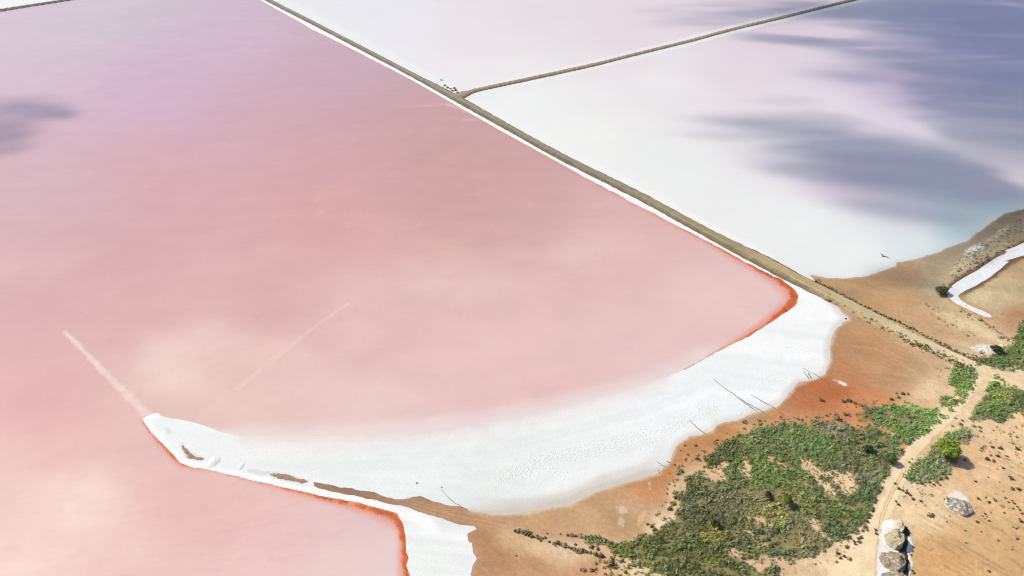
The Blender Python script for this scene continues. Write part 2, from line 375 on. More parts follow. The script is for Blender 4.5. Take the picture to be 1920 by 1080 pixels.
GAPS = [[(1387, 864), (1403, 862), (1412, 870), (1409, 898), (1392, 899), (1388, 882)], [(1331, 874), (1352, 863), (1370, 862), (1362, 880), (1350, 900), (1340, 896)],
        [(1436, 857), (1452, 862), (1476, 872), (1478, 880), (1455, 876), (1438, 866)], [(1495, 868), (1510, 876), (1530, 888), (1545, 900), (1562, 918), (1580, 945), (1590, 968), (1582, 968), (1566, 938), (1545, 918), (1528, 905), (1505, 884)],
        [(1498, 858), (1520, 866), (1545, 876), (1572, 884), (1600, 892), (1613, 910), (1608, 922), (1590, 932), (1580, 935), (1565, 915), (1540, 898), (1512, 878)],
        [(1370, 956), (1378, 960), (1392, 970), (1404, 972), (1402, 978), (1386, 972)], [(1383, 980), (1398, 982), (1396, 988), (1386, 987)], [(1412, 972), (1425, 968), (1452, 984), (1450, 996), (1432, 990), (1414, 984)],
        [(1395, 996), (1404, 998), (1420, 1012), (1438, 1024), (1430, 1028), (1412, 1016), (1398, 1006)], [(1358, 1034), (1380, 1028), (1402, 1036), (1398, 1042), (1370, 1042)],
        [(1390, 1050), (1420, 1046), (1465, 1048), (1500, 1052), (1495, 1060), (1450, 1066), (1420, 1075), (1405, 1065)], [(1500, 966), (1530, 975), (1545, 1000), (1556, 1012), (1550, 1018), (1535, 1002), (1520, 985), (1502, 976)],
        [(1604, 796), (1622, 800), (1648, 808), (1648, 812), (1622, 806), (1606, 801)]]
RILLS = [[(1728, 712), (1712, 696), (1694, 682), (1672, 672)], [(1728, 712), (1705, 700), (1680, 692), (1650, 688)], [(1730, 712), (1740, 704), (1746, 694), (1738, 680), (1720, 668), (1700, 660), (1680, 652), (1660, 638), (1648, 628)], [(1728, 714), (1718, 702), (1700, 690), (1680, 676), (1640, 655), (1600, 650)],
         [(1728, 714), (1732, 735), (1745, 752), (1762, 770)], [(1726, 714), (1700, 705), (1660, 700), (1620, 698)], [(1729, 710), (1716, 690), (1706, 682), (1690, 672), (1660, 655)]]
GULLY = [(1655, 798), (1668, 806), (1678, 814), (1686, 826), (1693, 838), (1692, 850), (1684, 860)]

# ------------------------------------------------------------------ colour of the brine and the salt
def pink_tint(g):
    u, v, x, y = g.u, g.v, g.x, g.y
    wu = u + 26 * fbm(x * 0.018, y * 0.018, 4, 3); wv = v + 20 * fbm(x * 0.018, y * 0.018, 4, 11)
    c = lin(idw(PINK_S, wu, wv, 3.2, 75))
    # drifting pale sediment
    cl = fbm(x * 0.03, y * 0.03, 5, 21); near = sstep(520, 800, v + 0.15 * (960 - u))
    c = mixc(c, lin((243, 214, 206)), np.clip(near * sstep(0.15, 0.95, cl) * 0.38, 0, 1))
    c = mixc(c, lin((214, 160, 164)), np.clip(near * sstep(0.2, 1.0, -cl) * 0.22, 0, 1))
    for cu, cv, ru, rv, a in [(165, 930, 90, 80, .75), (50, 1060, 110, 60, .6), (330, 690, 75, 60, .5), (430, 640, 70, 40, .4), (250, 1030, 60, 40, .35), (800, 520, 160, 50, .28), (1090, 480, 150, 35, .25), (560, 640, 60, 30, .3)]:
        e = ((wu - cu) / ru) ** 2 + ((wv - cv) / rv) ** 2
        c = mixc(c, lin((246, 220, 211)), np.clip(a * np.exp(-e) * (0.75 + 0.6 * fbm(x * .07, y * .07, 5, 26, .6)), 0, 1))
    # mottled bed seen through the shallows, wind streaks near the drone
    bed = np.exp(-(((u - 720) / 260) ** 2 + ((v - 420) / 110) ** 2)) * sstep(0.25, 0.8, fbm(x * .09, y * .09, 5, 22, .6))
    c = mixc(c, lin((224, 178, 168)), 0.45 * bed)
    wnd = fbm(x * .25 + y * .2, y * 1.1 - x * .35, 4, 23, .6) * sstep(860, 1000, v + .1 * u) * sstep(760, 560, u)
    c = c * (1 - 0.05 * np.clip(wnd, 0, 1))[..., None] * (1 + 0.012 * fbm(x * .5, y * .9, 3, 24))[..., None]
    c = c * (1 + 0.018 * fbm(x * .04 - y * .01, y * .15, 4, 25))[..., None]
    return c
def beach_mix(g):
    """0 = brine, 1 = dry white salt, across the soft edge of the beach"""
    line = SOFT
    S = sdf([(1320, 672)] + CORNER[-2:] + SOFT[1:] + [(270, 786), (300, 850), (400, 900), (700, 970), (1000, 1000), (1250, 930), (1500, 800), (1560, 700)], g.u, g.v, 120)
    wob = 9 * fbm(g.x * 0.02, g.y * 0.05, 4, 31)
    hard = sstep(480, 380, g.u)
    lo = -42 * (1 - hard) - 2; hi = 30 * (1 - hard) + 8
    t = np.clip((S + wob * (1 - hard) - lo) / (hi - lo), 0, 1)
    low = sdf([(255, 560), (296, 772)] + SPIT_OUT + [(-600, 1500), (-600, 560)], g.u, g.v, 30)
    t = np.where(low > -1, 0, t)
    return t * t * (3 - 2 * t), S

G = Plan(-420, 2340, -72, 1450, 3.0)
u, v, X, Y = G.u, G.v, G.x, G.y
print("net", G.u.shape)

pk = pink_tint(G)
bm, S_beach = beach_mix(G)
salt_c = idw([(800, 870, (238, 242, 243)), (1100, 830, (240, 242, 243)), (1450, 660, (245, 246, 248)), (500, 840, (239, 242, 242)), (1350, 740, (240, 243, 245)), (900, 930, (232, 236, 235)), (820, 1040, (240, 242, 241)), (700, 100, (250, 249, 247)), (1300, 425, (252, 252, 252)), (400, 830, (238, 241, 241)), (1150, 880, (238, 240, 240)), (1250, 770, (240, 242, 244))], u, v, 3, 40)
salt_c = lin(salt_c) * .965 * (1 + 0.03 * fbm(X * 0.03, Y * 0.12, 5, 41)[..., None])
# long faint bands that follow the shoreline of the beach
band = fbm(S_beach * 0.055, np.zeros_like(S_beach) + u * 0.0015, 3, 43)
salt_c = salt_c * (1 + 0.065 * band[..., None])
pale_line = lin((240, 206, 198))
for pl, w0, w1, a in [([(122, 624, 0), (150, 650, 0), (180, 682, 0), (210, 712, 0), (240, 742, 0), (262, 765, 0), (277, 779, 0)], 3.8, 10, 0.92)]:
    d, par = seg_dist(smooth(pl, 4), u, v); fr = par / (4 * (len(pl) - 1))
    w = (w0 + (w1 - w0) * fr) * (1 + 0.40 * fbm(X * 0.45, Y * 0.45, 4, 51))
    pk = mixc(pk, lin((243, 217, 209)), a * sstep(w * 1.25, w * 0.6, d) * (.75 + .25 * fbm(X * .5, Y * .5, 4, 55)))
for pl, w0, a in [([(652, 570), (600, 605), (540, 652), (490, 692), (445, 728)], 5.5, 0.8), ([(445, 728), (420, 745), (395, 765), (370, 790)], 6.5, 0.34)]:
    d, par = seg_dist(pl, u, v)
    pk = mixc(pk, pale_line, a * (0.45 + 0.55 * sstep(-.5, .5, fbm(X * .25, Y * .25, 4, 54))) * sstep(1.1, 0.55, (d + 0.8 * fbm(X * .3, Y * .3, 3, 53)) / (w0 * (0.5 + 0.5 * par / (len(pl) - 1)))) * (0.6 + 0.4 * sstep(0.8, 2.4, d)))
d, par = seg_dist([(752, 201), (800, 198), (838, 195), (852, 199)], u, v)
pk = mixc(pk, lin((236, 190, 180)), 0.55 * sstep(2.6, 0.6, d) * (0.3 + 0.7 * par / 3))
d, par = seg_dist([(838, 195), (860, 202), (874, 208)], u, v)
pk = mixc(pk, lin((240, 192, 180)), 0.6 * sstep(5.0, 1.0, d))
d, par = seg_dist([(868, 224), (895, 224), (905, 226)], u, v)
pk = mixc(pk, lin((236, 190, 180)), 0.5 * sstep(2.6, 0.6, d))
# salmon glow of algae in the shallows beside the shore
dA, pA = seg_dist(FRINGE_A, u, v); wA = np.interp(pA, np.arange(len(FRINGE_A)), [p[2] for p in FRINGE_A])
dB, pB = seg_dist(FRINGE_B, u, v); wB = np.interp(pB, np.arange(len(FRINGE_B)), [p[2] for p in FRINGE_B])
nz = fbm(X * 0.10, Y * 0.10, 4, 61)
gl = np.maximum(sstep(3.4 * wA + 3, 0.5, dA + 2 * nz) * np.clip(wA / 4, 0.2, 1), sstep(2.6 * wB + 3, 0.5, dB + 2 * nz) * np.clip(wB / 5, 0.3, 1))
pk = mixc(pk, lin((233, 132, 96)), 0.75 * gl)
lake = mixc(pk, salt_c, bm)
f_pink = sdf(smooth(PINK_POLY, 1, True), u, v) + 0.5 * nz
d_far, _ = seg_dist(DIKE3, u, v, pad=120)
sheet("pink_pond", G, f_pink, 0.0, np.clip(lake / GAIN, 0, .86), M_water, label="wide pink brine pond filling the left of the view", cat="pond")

# salt shore, berm along the causeway and spit
dSo, _ = seg_dist(SOFT, u, v, pad=90)
sc = mixc(salt_c, lake, sstep(70, 45, dSo) * sstep(420, 470, u) * sstep(1300, 1260, u))
f_salt = sdf(SALT_POLY, u, v) + np.where(v < 330, 0.35, np.where(u < 480, 0.7, 1.1)) * fbm(X * 0.35, Y * 0.35, 4, 71) * 1.2
dL, _ = seg_dist(LAND_SHORE, u, v)
wet = sstep(16, 0, dL + 5 * fbm(X * .12, Y * .12, 4, 72))
wetband = sstep(870, 960, u) * sstep(1265, 1200, u) * sstep(36, 22, dL + 3 * nz) * (0.6 + 0.4 * sstep(30, 5, dL))
sc = mixc(sc, lin((206, 194, 182)), np.clip(0.6 * wet + 0.75 * wetband, 0, 0.9))
dS, _ = seg_dist([(296, 774), (267, 786), (300, 828), (337, 868), (387, 881), (480, 902), (590, 927), (677, 944), (745, 960), (790, 975), (815, 990)], u, v)
sc = mixc(sc, lin((254, 254, 253)), sstep(13, 5, dS + 2.5 * nz) * sstep(830, 800, u))
dW, _ = seg_dist(WE, u, v)
sc = mixc(sc, lin((253, 253, 252)), sstep(14, 8, dW) * sstep(560, 480, v))
for pl in STRIPS:
    k = sstep(-5, 1, sdf(pl, u, v, 20) + 2.0 * fbm(X * .5, Y * .5, 3, 73))
    sc = mixc(sc, lin((196, 192, 188)), 0.45 * k)
# crusted patch of ridges on the beach
CR = [(932, 900, 7), (965, 886, 11), (1000, 872, 14), (1040, 858, 14), (1075, 850, 14), (1125, 838, 17), (1187, 822, 15), (1250, 802, 12), (1290, 788, 5), (1325, 770, 12), (1345, 766, 8)]
dC, pC = seg_dist(CR, u, v); wC = np.interp(pC, np.arange(len(CR)), [p[2] for p in CR])
sheet("salt_shore", G, f_salt, 0.03, np.clip(sc / GAIN, 0, .87), M_salt, label="curving white salt beach between the pink brine and the brown mud", cat="salt flat")

# white ponds: pinkish brine, with cloud-shade violet mixed into the far right colours
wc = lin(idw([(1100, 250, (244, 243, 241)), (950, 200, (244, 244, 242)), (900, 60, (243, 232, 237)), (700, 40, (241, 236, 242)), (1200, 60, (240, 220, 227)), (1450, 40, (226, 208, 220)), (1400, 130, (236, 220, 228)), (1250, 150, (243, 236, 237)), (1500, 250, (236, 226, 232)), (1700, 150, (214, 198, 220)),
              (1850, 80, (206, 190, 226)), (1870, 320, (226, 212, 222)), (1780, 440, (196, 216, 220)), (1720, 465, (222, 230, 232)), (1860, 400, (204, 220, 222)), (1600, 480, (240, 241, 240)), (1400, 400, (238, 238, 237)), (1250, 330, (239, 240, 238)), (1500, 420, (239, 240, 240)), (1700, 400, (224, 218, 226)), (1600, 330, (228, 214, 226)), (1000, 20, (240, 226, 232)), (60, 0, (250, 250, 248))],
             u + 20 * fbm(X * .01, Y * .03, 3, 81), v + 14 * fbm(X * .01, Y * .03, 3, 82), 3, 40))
dD2, _ = seg_dist(DIKE2, u, v); dBd, _ = seg_dist(BODY, u, v)
rim = np.maximum(sstep(11, 4, dD2 + 1.5 * nz), sstep(24, 9, dBd + 3 * fbm(X * .3, Y * .3, 3, 83)) * sstep(1480, 1400, u))
wc = mixc(wc, lin((252, 252, 250)), 0.9 * rim)
dP, _ = seg_dist(POND_SHORE, u, v)
wc = mixc(wc, lin((214, 210, 202)), 0.5 * sstep(9, 0, dP + 2 * nz))
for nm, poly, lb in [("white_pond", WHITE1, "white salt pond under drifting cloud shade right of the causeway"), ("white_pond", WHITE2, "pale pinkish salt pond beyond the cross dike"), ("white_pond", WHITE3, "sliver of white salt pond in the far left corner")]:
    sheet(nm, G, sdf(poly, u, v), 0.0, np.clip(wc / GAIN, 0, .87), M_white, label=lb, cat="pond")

# orange algae along the brine's edge
fA = wA - dA + 2.2 * fbm(X * 0.28, Y * 0.28, 5, 91, .7) * np.clip(wA / 3, 0.5, 2)
fB = wB - dB + 2.2 * fbm(X * 0.45, Y * 0.45, 5, 92, .6) * np.clip(wB / 3, 0.5, 2)
for f, w, d, lb in [(fA, wA, dA, "orange algae fringe curving round the corner of the pink pond"), (fB, wB, dB, "orange algae fringe along the outside of the salt spit")]:
    oc = mixc(np.broadcast_to(lin((228, 134, 96)), u.shape + (3,)), lin((198, 96, 48)), sstep(0, 0.6, f / np.maximum(w, 1)))
    oc = mixc(oc, lin((242, 156, 112)), sstep(0.3, 1.1, fbm(X * .25, Y * .25, 4, 93)))
    oc = mixc(oc, lin((168, 66, 32)), 0.7 * sstep(0.35, 0.9, fbm(X * .7, Y * .7, 4, 94)) * np.clip(w / 4, 0, 1))
    oc = mixc(lake, oc, np.clip(0.2 + w / 5, 0, 1) * sstep(-0.3, 0.45, f / np.maximum(w, 1) + 0.35 * fbm(X * .15, Y * .15, 4, 95)) * 0.95)
    inpond = np.minimum(f, f_pink + 0.5)
    sheet("algae_fringe", G, np.minimum(inpond, -f_salt + 1.2), 0.015, np.clip(oc / GAIN, 0, .86), M_fringe, label=lb, cat="algae")

# ------------------------------------------------------------------ land
L = Plan(570, 2340, 300, 1440, 1.8)
lu, lv, lx, ly = L.u, L.v, L.x, L.y
HARD = [(940, 995), (1000, 1015), (1100, 1005), (1200, 1000), (1250, 960), (1290, 880), (1400, 795), (1500, 780), (1600, 740), (1700, 745), (1740, 690), (1680, 640), (1600, 585), (1620, 575), (1760, 630), (1860, 660), (1760, 560), (1760, 500), (1900, 420), (2400, 300), (2400, 1500), (1050, 1500), (1120, 1060), (1000, 1040)]
def land_z(x, y, u_, v_):
    m = sstep(-10, 30, sdf(HARD, u_, v_, 40))
    return 0.06 + m * (0.16 + 0.18 * fbm(x * 0.09, y * 0.09, 3, 101) + 0.05 * fbm(x * 0.5, y * 0.5, 3, 102))
def green_cover(u_, v_, x, y):
    d = np.full(u_.shape, -40.0)
    for p in GREEN: d = np.maximum(d, sdf(p, u_, v_, 40))
    for p in GAPS: d = np.minimum(d, -sdf(p, u_, v_, 40) + 1.0)
    return d + 5.0 * fbm(x * 0.35, y * 0.35, 4, 111)
wu = lu + 16 * fbm(lx * .06, ly * .06, 4, 121); wv = lv + 11 * fbm(lx * .06, ly * .06, 4, 122)
lc = lin(idw(LAND_S, wu, wv, 3.4, 16))
flow = fbm(lx * 0.12 - ly * 0.05, ly * 0.30 + lx * 0.16, 5, 123)
lc = lc * (1 + 0.09 * flow[..., None])
hardm = sstep(-10, 20, sdf(HARD, lu, lv, 40))
lc = lc * mixc(np.array([.92, .90, .93]), np.array([1.02, 1.05, 1.11]), hardm)
fl2 = fbm(lx * 0.5 - ly * 0.12, ly * 1.1 + lx * 0.75, 4, 223)
lc = lc * (1 + 0.05 * ((1 - hardm) * fl2)[..., None])
# erosion lines running down the orange sand, their small shadows darkened into the colour
ang = math.radians(-48); ca, sa = math.cos(ang), math.sin(ang)
al = lx * ca + ly * sa; ac = -lx * sa + ly * ca
rl = fbm(al * 0.09, ac * 1.3 + .35 * fbm(al * .3, ac * .3, 3, 126), 4, 124)
sandm = sstep(1690, 1760, lu) * sstep(820, 930, lv + 0.25 * (lu - 1700))
lc = lc * (1 - 0.22 * (sandm * sstep(0.42, 0.72, rl))[..., None]) * (1 + 0.05 * (sandm * sstep(0.3, 0.8, -rl))[..., None])
for pl in RILLS:
    d, par = seg_dist(smooth(pl, 4), lu + 1.5 * fbm(lx * .4, ly * .4, 2, 125), lv, pad=8)
    lc = mixc(lc, lin((222, 190, 150)), 0.34 * sstep(1.3, 0.2, d) * (.5 + .5 * fbm(lx * .3, ly * .3, 3, 224)))
d, par = seg_dist(GULLY, lu, lv, pad=12); lc = mixc(lc, lin((212, 142, 92)), 0.75 * sstep(4.5, 2, d)); lc = mixc(lc, lin((236, 202, 160)), 0.5 * sstep(1.5, .3, np.abs(d - 3.5)))
# salt blooms and stains on the mud
for (cu, cv, ru, rv, rot, col, a) in [(1165, 955, 12, 6, 35, (226, 206, 184), .7), (1163, 982, 8, 12, 10, (220, 200, 172), .6), (1218, 912, 4, 8, -20, (228, 200, 178), .6), (1575, 718, 14, 3.2, 20, (246, 238, 232), .9), (1545, 730, 46, 14, 12, (184, 108, 66), .55), (1500, 752, 40, 16, 20, (188, 116, 72), .45),
                                       (1200, 975, 5, 22, 30, (228, 186, 140), .6), (1140, 930, 10, 30, -20, (188, 160, 124), .5), (1845, 655, 24, 9, 10, (238, 226, 214), .8), (1878, 649, 6, 3, 0, (240, 230, 220), .8), (1825, 468, 22, 7, -25, (214, 210, 208), .7), (1870, 440, 26, 6, -35, (205, 190, 160), .6), (1800, 500, 40, 10, -38, (205, 192, 158), .6), (1745, 545, 16, 12, 0, (200, 190, 160), .5),
                                       (1790, 600, 40, 9, 30, (226, 210, 170), .6), (1840, 622, 46, 7, 27, (230, 212, 172), .6), (1835, 557, 30, 12, -15, (214, 198, 160), .6), (1840, 640, 30, 5, 8, (200, 160, 122), .5), (1800, 645, 26, 6, 10, (222, 190, 150), .6), (1270, 985, 12, 12, 0, (234, 220, 190), .7), (1235, 1000, 12, 6, 0, (234, 214, 180), .6), (1260, 925, 10, 28, 12, (228, 202, 164), .6)]:
    r = math.radians(rot); du = lu - cu; dv = lv - cv
    e = ((du * math.cos(r) + dv * math.sin(r)) / ru) ** 2 + ((-du * math.sin(r) + dv * math.cos(r)) / rv) ** 2
    lc = mixc(lc, lin(col), a * sstep(1.25, 0.25, e + 1.1 * fbm(lx * .7 + ly * .3, ly * .7, 5, int(cu), .6)))
# red-brown wet banks of the canal
dK, _ = seg_dist(CANAL, lu, lv, True, pad=30)
lc = mixc(lc, lin((112, 74, 48)), 0.85 * sstep(10, 3, dK + 2 * fbm(lx * .3, ly * .3, 3, 126)) * sstep(575, 545, lv + 0.0 * lu))
lc = mixc(lc, lin((205, 150, 104)), 0.6 * sstep(9, 2, dK) * sstep(545, 575, lv))
# wheel marks on the brown bank that leads to the spit
for k in range(5):
    d, par = seg_dist(smooth([(770, 938 + 3 * k), (840, 956 + 3.6 * k), (900, 968 + 4 * k), (980, 984 + 3.6 * k), (1060, 996 + 3 * k)], 4), lu, lv, pad=6)
    lc = mixc(lc, lin((168, 128, 98) if k % 2 else (214, 178, 140)), 0.35 * sstep(1.4, .3, d) * (0.5 + 0.5 * fbm(lx * .5, ly * .5, 2, 127)))
gcov = green_cover(lu, lv, lx, ly)
und = mixc(np.broadcast_to(lin((120, 118, 70)), lu.shape + (3,)), lin((150, 132, 92)), sstep(.1, .7, fbm(lx * .6, ly * .6, 4, 225)))
lc = mixc(lc, und, 0.85 * sstep(-3, 5, gcov))
speck = fbm(lx * 1.4, ly * 1.4, 3, 128)
lc = lc * (1 - 0.22 * (hardm * sstep(0.55, 0.95, speck))[..., None])
# where the salt dusts the mud's edge
dLl, _ = seg_dist(LAND_SHORE, lu, lv); 
soft_edge = sstep(7, 0, dLl + 3 * fbm(lx * .3, ly * .3, 4, 129))
lc = mixc(lc, lin((214, 200, 184)), 0.55 * soft_edge)
dPl, _ = seg_dist(POND_SHORE, lu, lv); lc = mixc(lc, lin((206, 196, 182)), 0.35 * sstep(4, 0, dPl))
f_land = sdf(LAND_POLY, lu, lv) + 1.9 * fbm(lx * 0.4, ly * 0.4, 5, 130, .6)
lz = land_z(lx, ly, lu, lv) * sstep(0, 5, f_land) + 0.032
# canal sunk between its banks
lz = lz - 0.0
sheet("mud_and_sand", L, f_land, lz, np.clip(lc / GAIN, 0, .86), M_land, label="bare brown mud and pale orange sand of the shore", cat="ground")
# brown strips on the spit
SP_ = Plan(300, 590, 790, 920, 1.7)
for pl in STRIPS[:2]:
    c = lin((168, 138, 118)) * (1 + 0.08 * fbm(SP_.x * .6, SP_.y * .6, 3, 131))[..., None]
    f = sdf(pl, SP_.u, SP_.v, 30) + 1.6 * fbm(SP_.x * .5, SP_.y * .5, 4, 132)
    sheet("earth_strip", SP_, f, 0.06 + 0.25 * sstep(0, 5, f), np.clip(c / GAIN, 0, 1), M_bank, label="bare brown earth showing through the salt of the spit", cat="ground")["group"] = "earth strips on the spit"
fine = fbm(lx * 0.3, ly * 0.3, 4, 140)
# white canal
f = sdf(smooth(CANAL, 3, True), lu, lv) + 0.8 * fine
cc = lin((238, 240, 242)) * (1 - 0.10 * sstep(0.3, 0.9, fbm(lx * .2, ly * .2, 4, 141)) * sstep(520, 490, lv))[..., None]
cc = mixc(cc, lin((196, 204, 210)), 0.4 * sstep(1.0, .2, ((lu - 1862) / 26) ** 2 + ((lv - 491 + (lu - 1862) * .6) / 7) ** 2))
sheet("salt_canal", L, f, land_z(lx, ly, lu, lv) + 0.06, np.clip(cc / GAIN, 0, .86), M_white, label="bent channel of white brine between brown banks", cat="canal")

# sandy track
TR = ribbon(smooth(TRACK, 4))
f = sdf(TR, lu, lv) + 2.6 * fbm(lx * 0.35, ly * 0.35, 4, 142)
tc = np.broadcast_to(lin((244, 219, 180)), lu.shape + (3,)) * (1 + 0.05 * fbm(lx * .2, ly * .2, 4, 143))[..., None]
mid, _ = seg_dist(smooth([(1830, 705), (1800, 745), (1760, 795), (1712, 850), (1690, 890), (1672, 925), (1655, 965), (1648, 1000), (1645, 1080), (1640, 1200)], 4), lu + 1.2 * fbm(lx * .5, ly * .5, 2, 144), lv, pad=14)
tc = mixc(tc, lin((196, 156, 114)), 0.8 * sstep(1.7, .4, np.abs(mid - 2.0)) * sstep(830, 900, lv))
tz = land_z(lx, ly, lu, lv) + 0.05
sheet("sandy_track", L, f, tz, np.clip(tc / GAIN, 0, .86), M_road, label="pale sandy track winding down between the green scrub", cat="track")

# salt pads under the spoil heaps
PAD = [(1652, 973), (1668, 971), (1682, 973), (1693, 982), (1708, 996), (1713, 1017), (1711, 1032), (1711, 1050), (1708, 1067), (1703, 1090), (1700, 1190), (1640, 1190), (1639, 1077), (1640, 1057), (1643, 1030), (1645, 1010), (1650, 990)]
RING = [(1768, 937), (1778, 928), (1790, 922), (1802, 924), (1814, 930), (1820, 940), (1817, 955), (1810, 964), (1798, 967), (1782, 963), (1772, 952)]
for pl, a in [(PAD, 1.0), (RING, 0.8)]:
    f = sdf(pl, lu, lv, 30) + 3.5 * fbm(lx * .5, ly * .5, 4, 151)
    c = mixc(np.broadcast_to(lin((226, 196, 160)), lu.shape + (3,)), lin((248, 245, 242)), a * sstep(0, 5, f) * (0.72 + 0.28 * sstep(-.5, .4, fbm(lx * .9, ly * .9, 3, 152))))
    sheet("salt_pad", L, f, land_z(lx, ly, lu, lv) + 0.075, np.clip(c / GAIN, 0, .86), M_salt, label="white salt crust spread round the row of spoil heaps" if pl is PAD else "white salt rim round the lone spoil heap on the sand", cat="salt crust")

HEAP_STRIP = [(1687, 978), (1695, 987), (1704, 1000), (1702, 1008), (1703, 1022), (1699, 1034), (1703, 1050), (1703, 1062), (1699, 1090), (1689, 1090), (1695, 1066), (1691, 1048), (1683, 1034), (1681, 1018), (1686, 1008), (1689, 998)]
f = sdf(smooth(HEAP_STRIP, 3, True), lu, lv, 30) + 1.2 * fbm(lx * .8, ly * .8, 4, 153)
c = np.broadcast_to(lin((74, 66, 60)), lu.shape + (3,)) * (1 + .2 * fbm(lx * 2, ly * 2, 3, 154))[..., None]  # flat dark-coloured strip laid over the salt pad beside the heaps
sheet("dark_strip", L, f, land_z(lx, ly, lu, lv) + 0.10, np.clip(c / GAIN, 0, .86), M_land, label="dark strip of ground along the cut face of the spoil heaps", cat="hollow")

# ------------------------------------------------------------------ causeways
def bank(name, g, pl, hgt, col, label, road=None, edge=0.45):
    poly = ribbon(smooth(pl, 4))
    P = np.array(smooth(pl, 4))
    d, par = seg_dist(P, g.u, g.v)
    w = np.interp(par, np.arange(len(P)), P[:, 2])
    f = np.minimum(sdf(poly, g.u, g.v), w - d) + 0.26 * np.clip(w, 3, 9) * fbm(g.x * 0.45, g.y * 0.45, 5, 161, .65) * edge
    hh = hgt(g.u) if callable(hgt) else hgt
    z = 0.02 + hh * sstep(0, 0.55, f / np.maximum(w, 1)) * (1 + 0.06 * fbm(g.x * .4, g.y * .4, 3, 162))
    c = col(g, d, w) if callable(col) else np.broadcast_to(lin(col), g.u.shape + (3,))
    o = sheet(name, g, f, z, np.clip(c / GAIN, 0, .86), M_bank, label=label, cat="causeway")
    return f, z
GC = Plan(400, 2340, -60, 880, 2.0)
nC = fbm(GC.x * .25, GC.y * .25, 4, 163)
def main_col(g, d, w):
    far = idw([(520, 5, (148, 141, 132)), (700, 100, (150, 142, 129)), (900, 205, (148, 140, 124)), (1200, 368, (148, 138, 120)), (1440, 495, (166, 150, 122)), (1600, 580, (192, 168, 128)), (1800, 678, (214, 186, 146))], g.u, g.v, 3, 30)
    c = lin(far) * (1 + 0.14 * nC[..., None])
    off_ = (g.v - np.interp(g.u, [p[0] for p in ROAD_C], [p[1] for p in ROAD_C])) / w
    c = c * (1 + 0.16 * fbm(g.u * .02, off_ * 3.2, 4, 164) + 0.12 * fbm(g.x * .9, g.y * .9, 3, 165))[..., None]
    k = sstep(0.5, 0.85, d / w + 0.25 * nC + 0.1 * sstep(0, .3, off_))
    return mixc(c, lin((98, 91, 76)), 0.75 * k * sstep(1700, 1450, g.u))
RAMP = lambda uu: 0.95 - 0.8 * sstep(1500, 1800, uu)
fM, zM = bank("earth_causeway", GC, BODY, RAMP, main_col, "long straight earth causeway between the pink and the white ponds")
def d2_col(g, d, w):
    c = np.broadcast_to(lin((172, 152, 128)), g.u.shape + (3,)) * (1 + 0.12 * nC[..., None])
    return mixc(c, lin((104, 90, 76)), 0.7 * sstep(0.5, 0.8, d / w + 0.1 * nC))
bank("cross_dike", GC, DIKE2, 0.8, d2_col, "narrow earth dike branching off the causeway between the white ponds")
G3 = Plan(-420, 440, -60, 80, 1.9)
bank("far_dike", G3, DIKE3, 0.8, (122, 108, 104), "thin dark dike crossing the far left corner")
# gravel road along the crest
Pr = np.array(smooth(ROADR, 4)); d, par = seg_dist(Pr, GC.u, GC.v); w = np.interp(par, np.arange(len(Pr)), Pr[:, 2])
fr = w - d + 0.10 * w * fbm(GC.x * .3, GC.y * .3, 3, 171)
rc = lin(idw([(520, 5, (154, 146, 135)), (800, 155, (157, 148, 130)), (1100, 318, (153, 142, 122)), (1340, 444, (162, 148, 119)), (1500, 527, (186, 166, 126)), (1600, 578, (200, 182, 144)), (1720, 640, (218, 200, 160)), (1820, 688, (236, 214, 174)), (1900, 716, (236, 210, 170))], GC.u, GC.v, 3, 30))
rc = mixc(rc, lin((222, 196, 146)), 0.30 * sstep(.25, .05, np.abs(d / w - .85)) * sstep(1250, 1380, GC.u))
offr = (GC.v - np.interp(GC.u, [p[0] for p in ROAD_C], [p[1] for p in ROAD_C])) / w
rc = rc * (1 + 0.10 * fbm(GC.u * .015, offr * 2.6, 4, 166))[..., None]
rc = rc * (1 - 0.07 * sstep(.2, .0, np.abs(d / w - .4)))[..., None]
zr = np.maximum(np.where(fM > 0, zM, 0), np.where(GC.u > 1500, land_z(GC.x, GC.y, GC.u, GC.v) + 0.04, 0)) + 0.04
sheet("gravel_road", GC, fr, zr, np.clip(rc / GAIN, 0, .86), M_road, label="pale gravel road running along the crest of the causeway", cat="road")

# far surroundings
bx = 9000.0
me = mesh_np("ground", np.array([(-bx, -bx, -0.05), (bx, -bx, -0.05), (bx, bx, -0.05), (-bx, bx, -0.05)]), [0, 1, 2, 3], [0], [4], np.tile(alb((205, 175, 140)), (4, 1)), M_land)
tag(obj("ground", me), "sandy plain stretching out round the ponds", "ground", kind='structure')

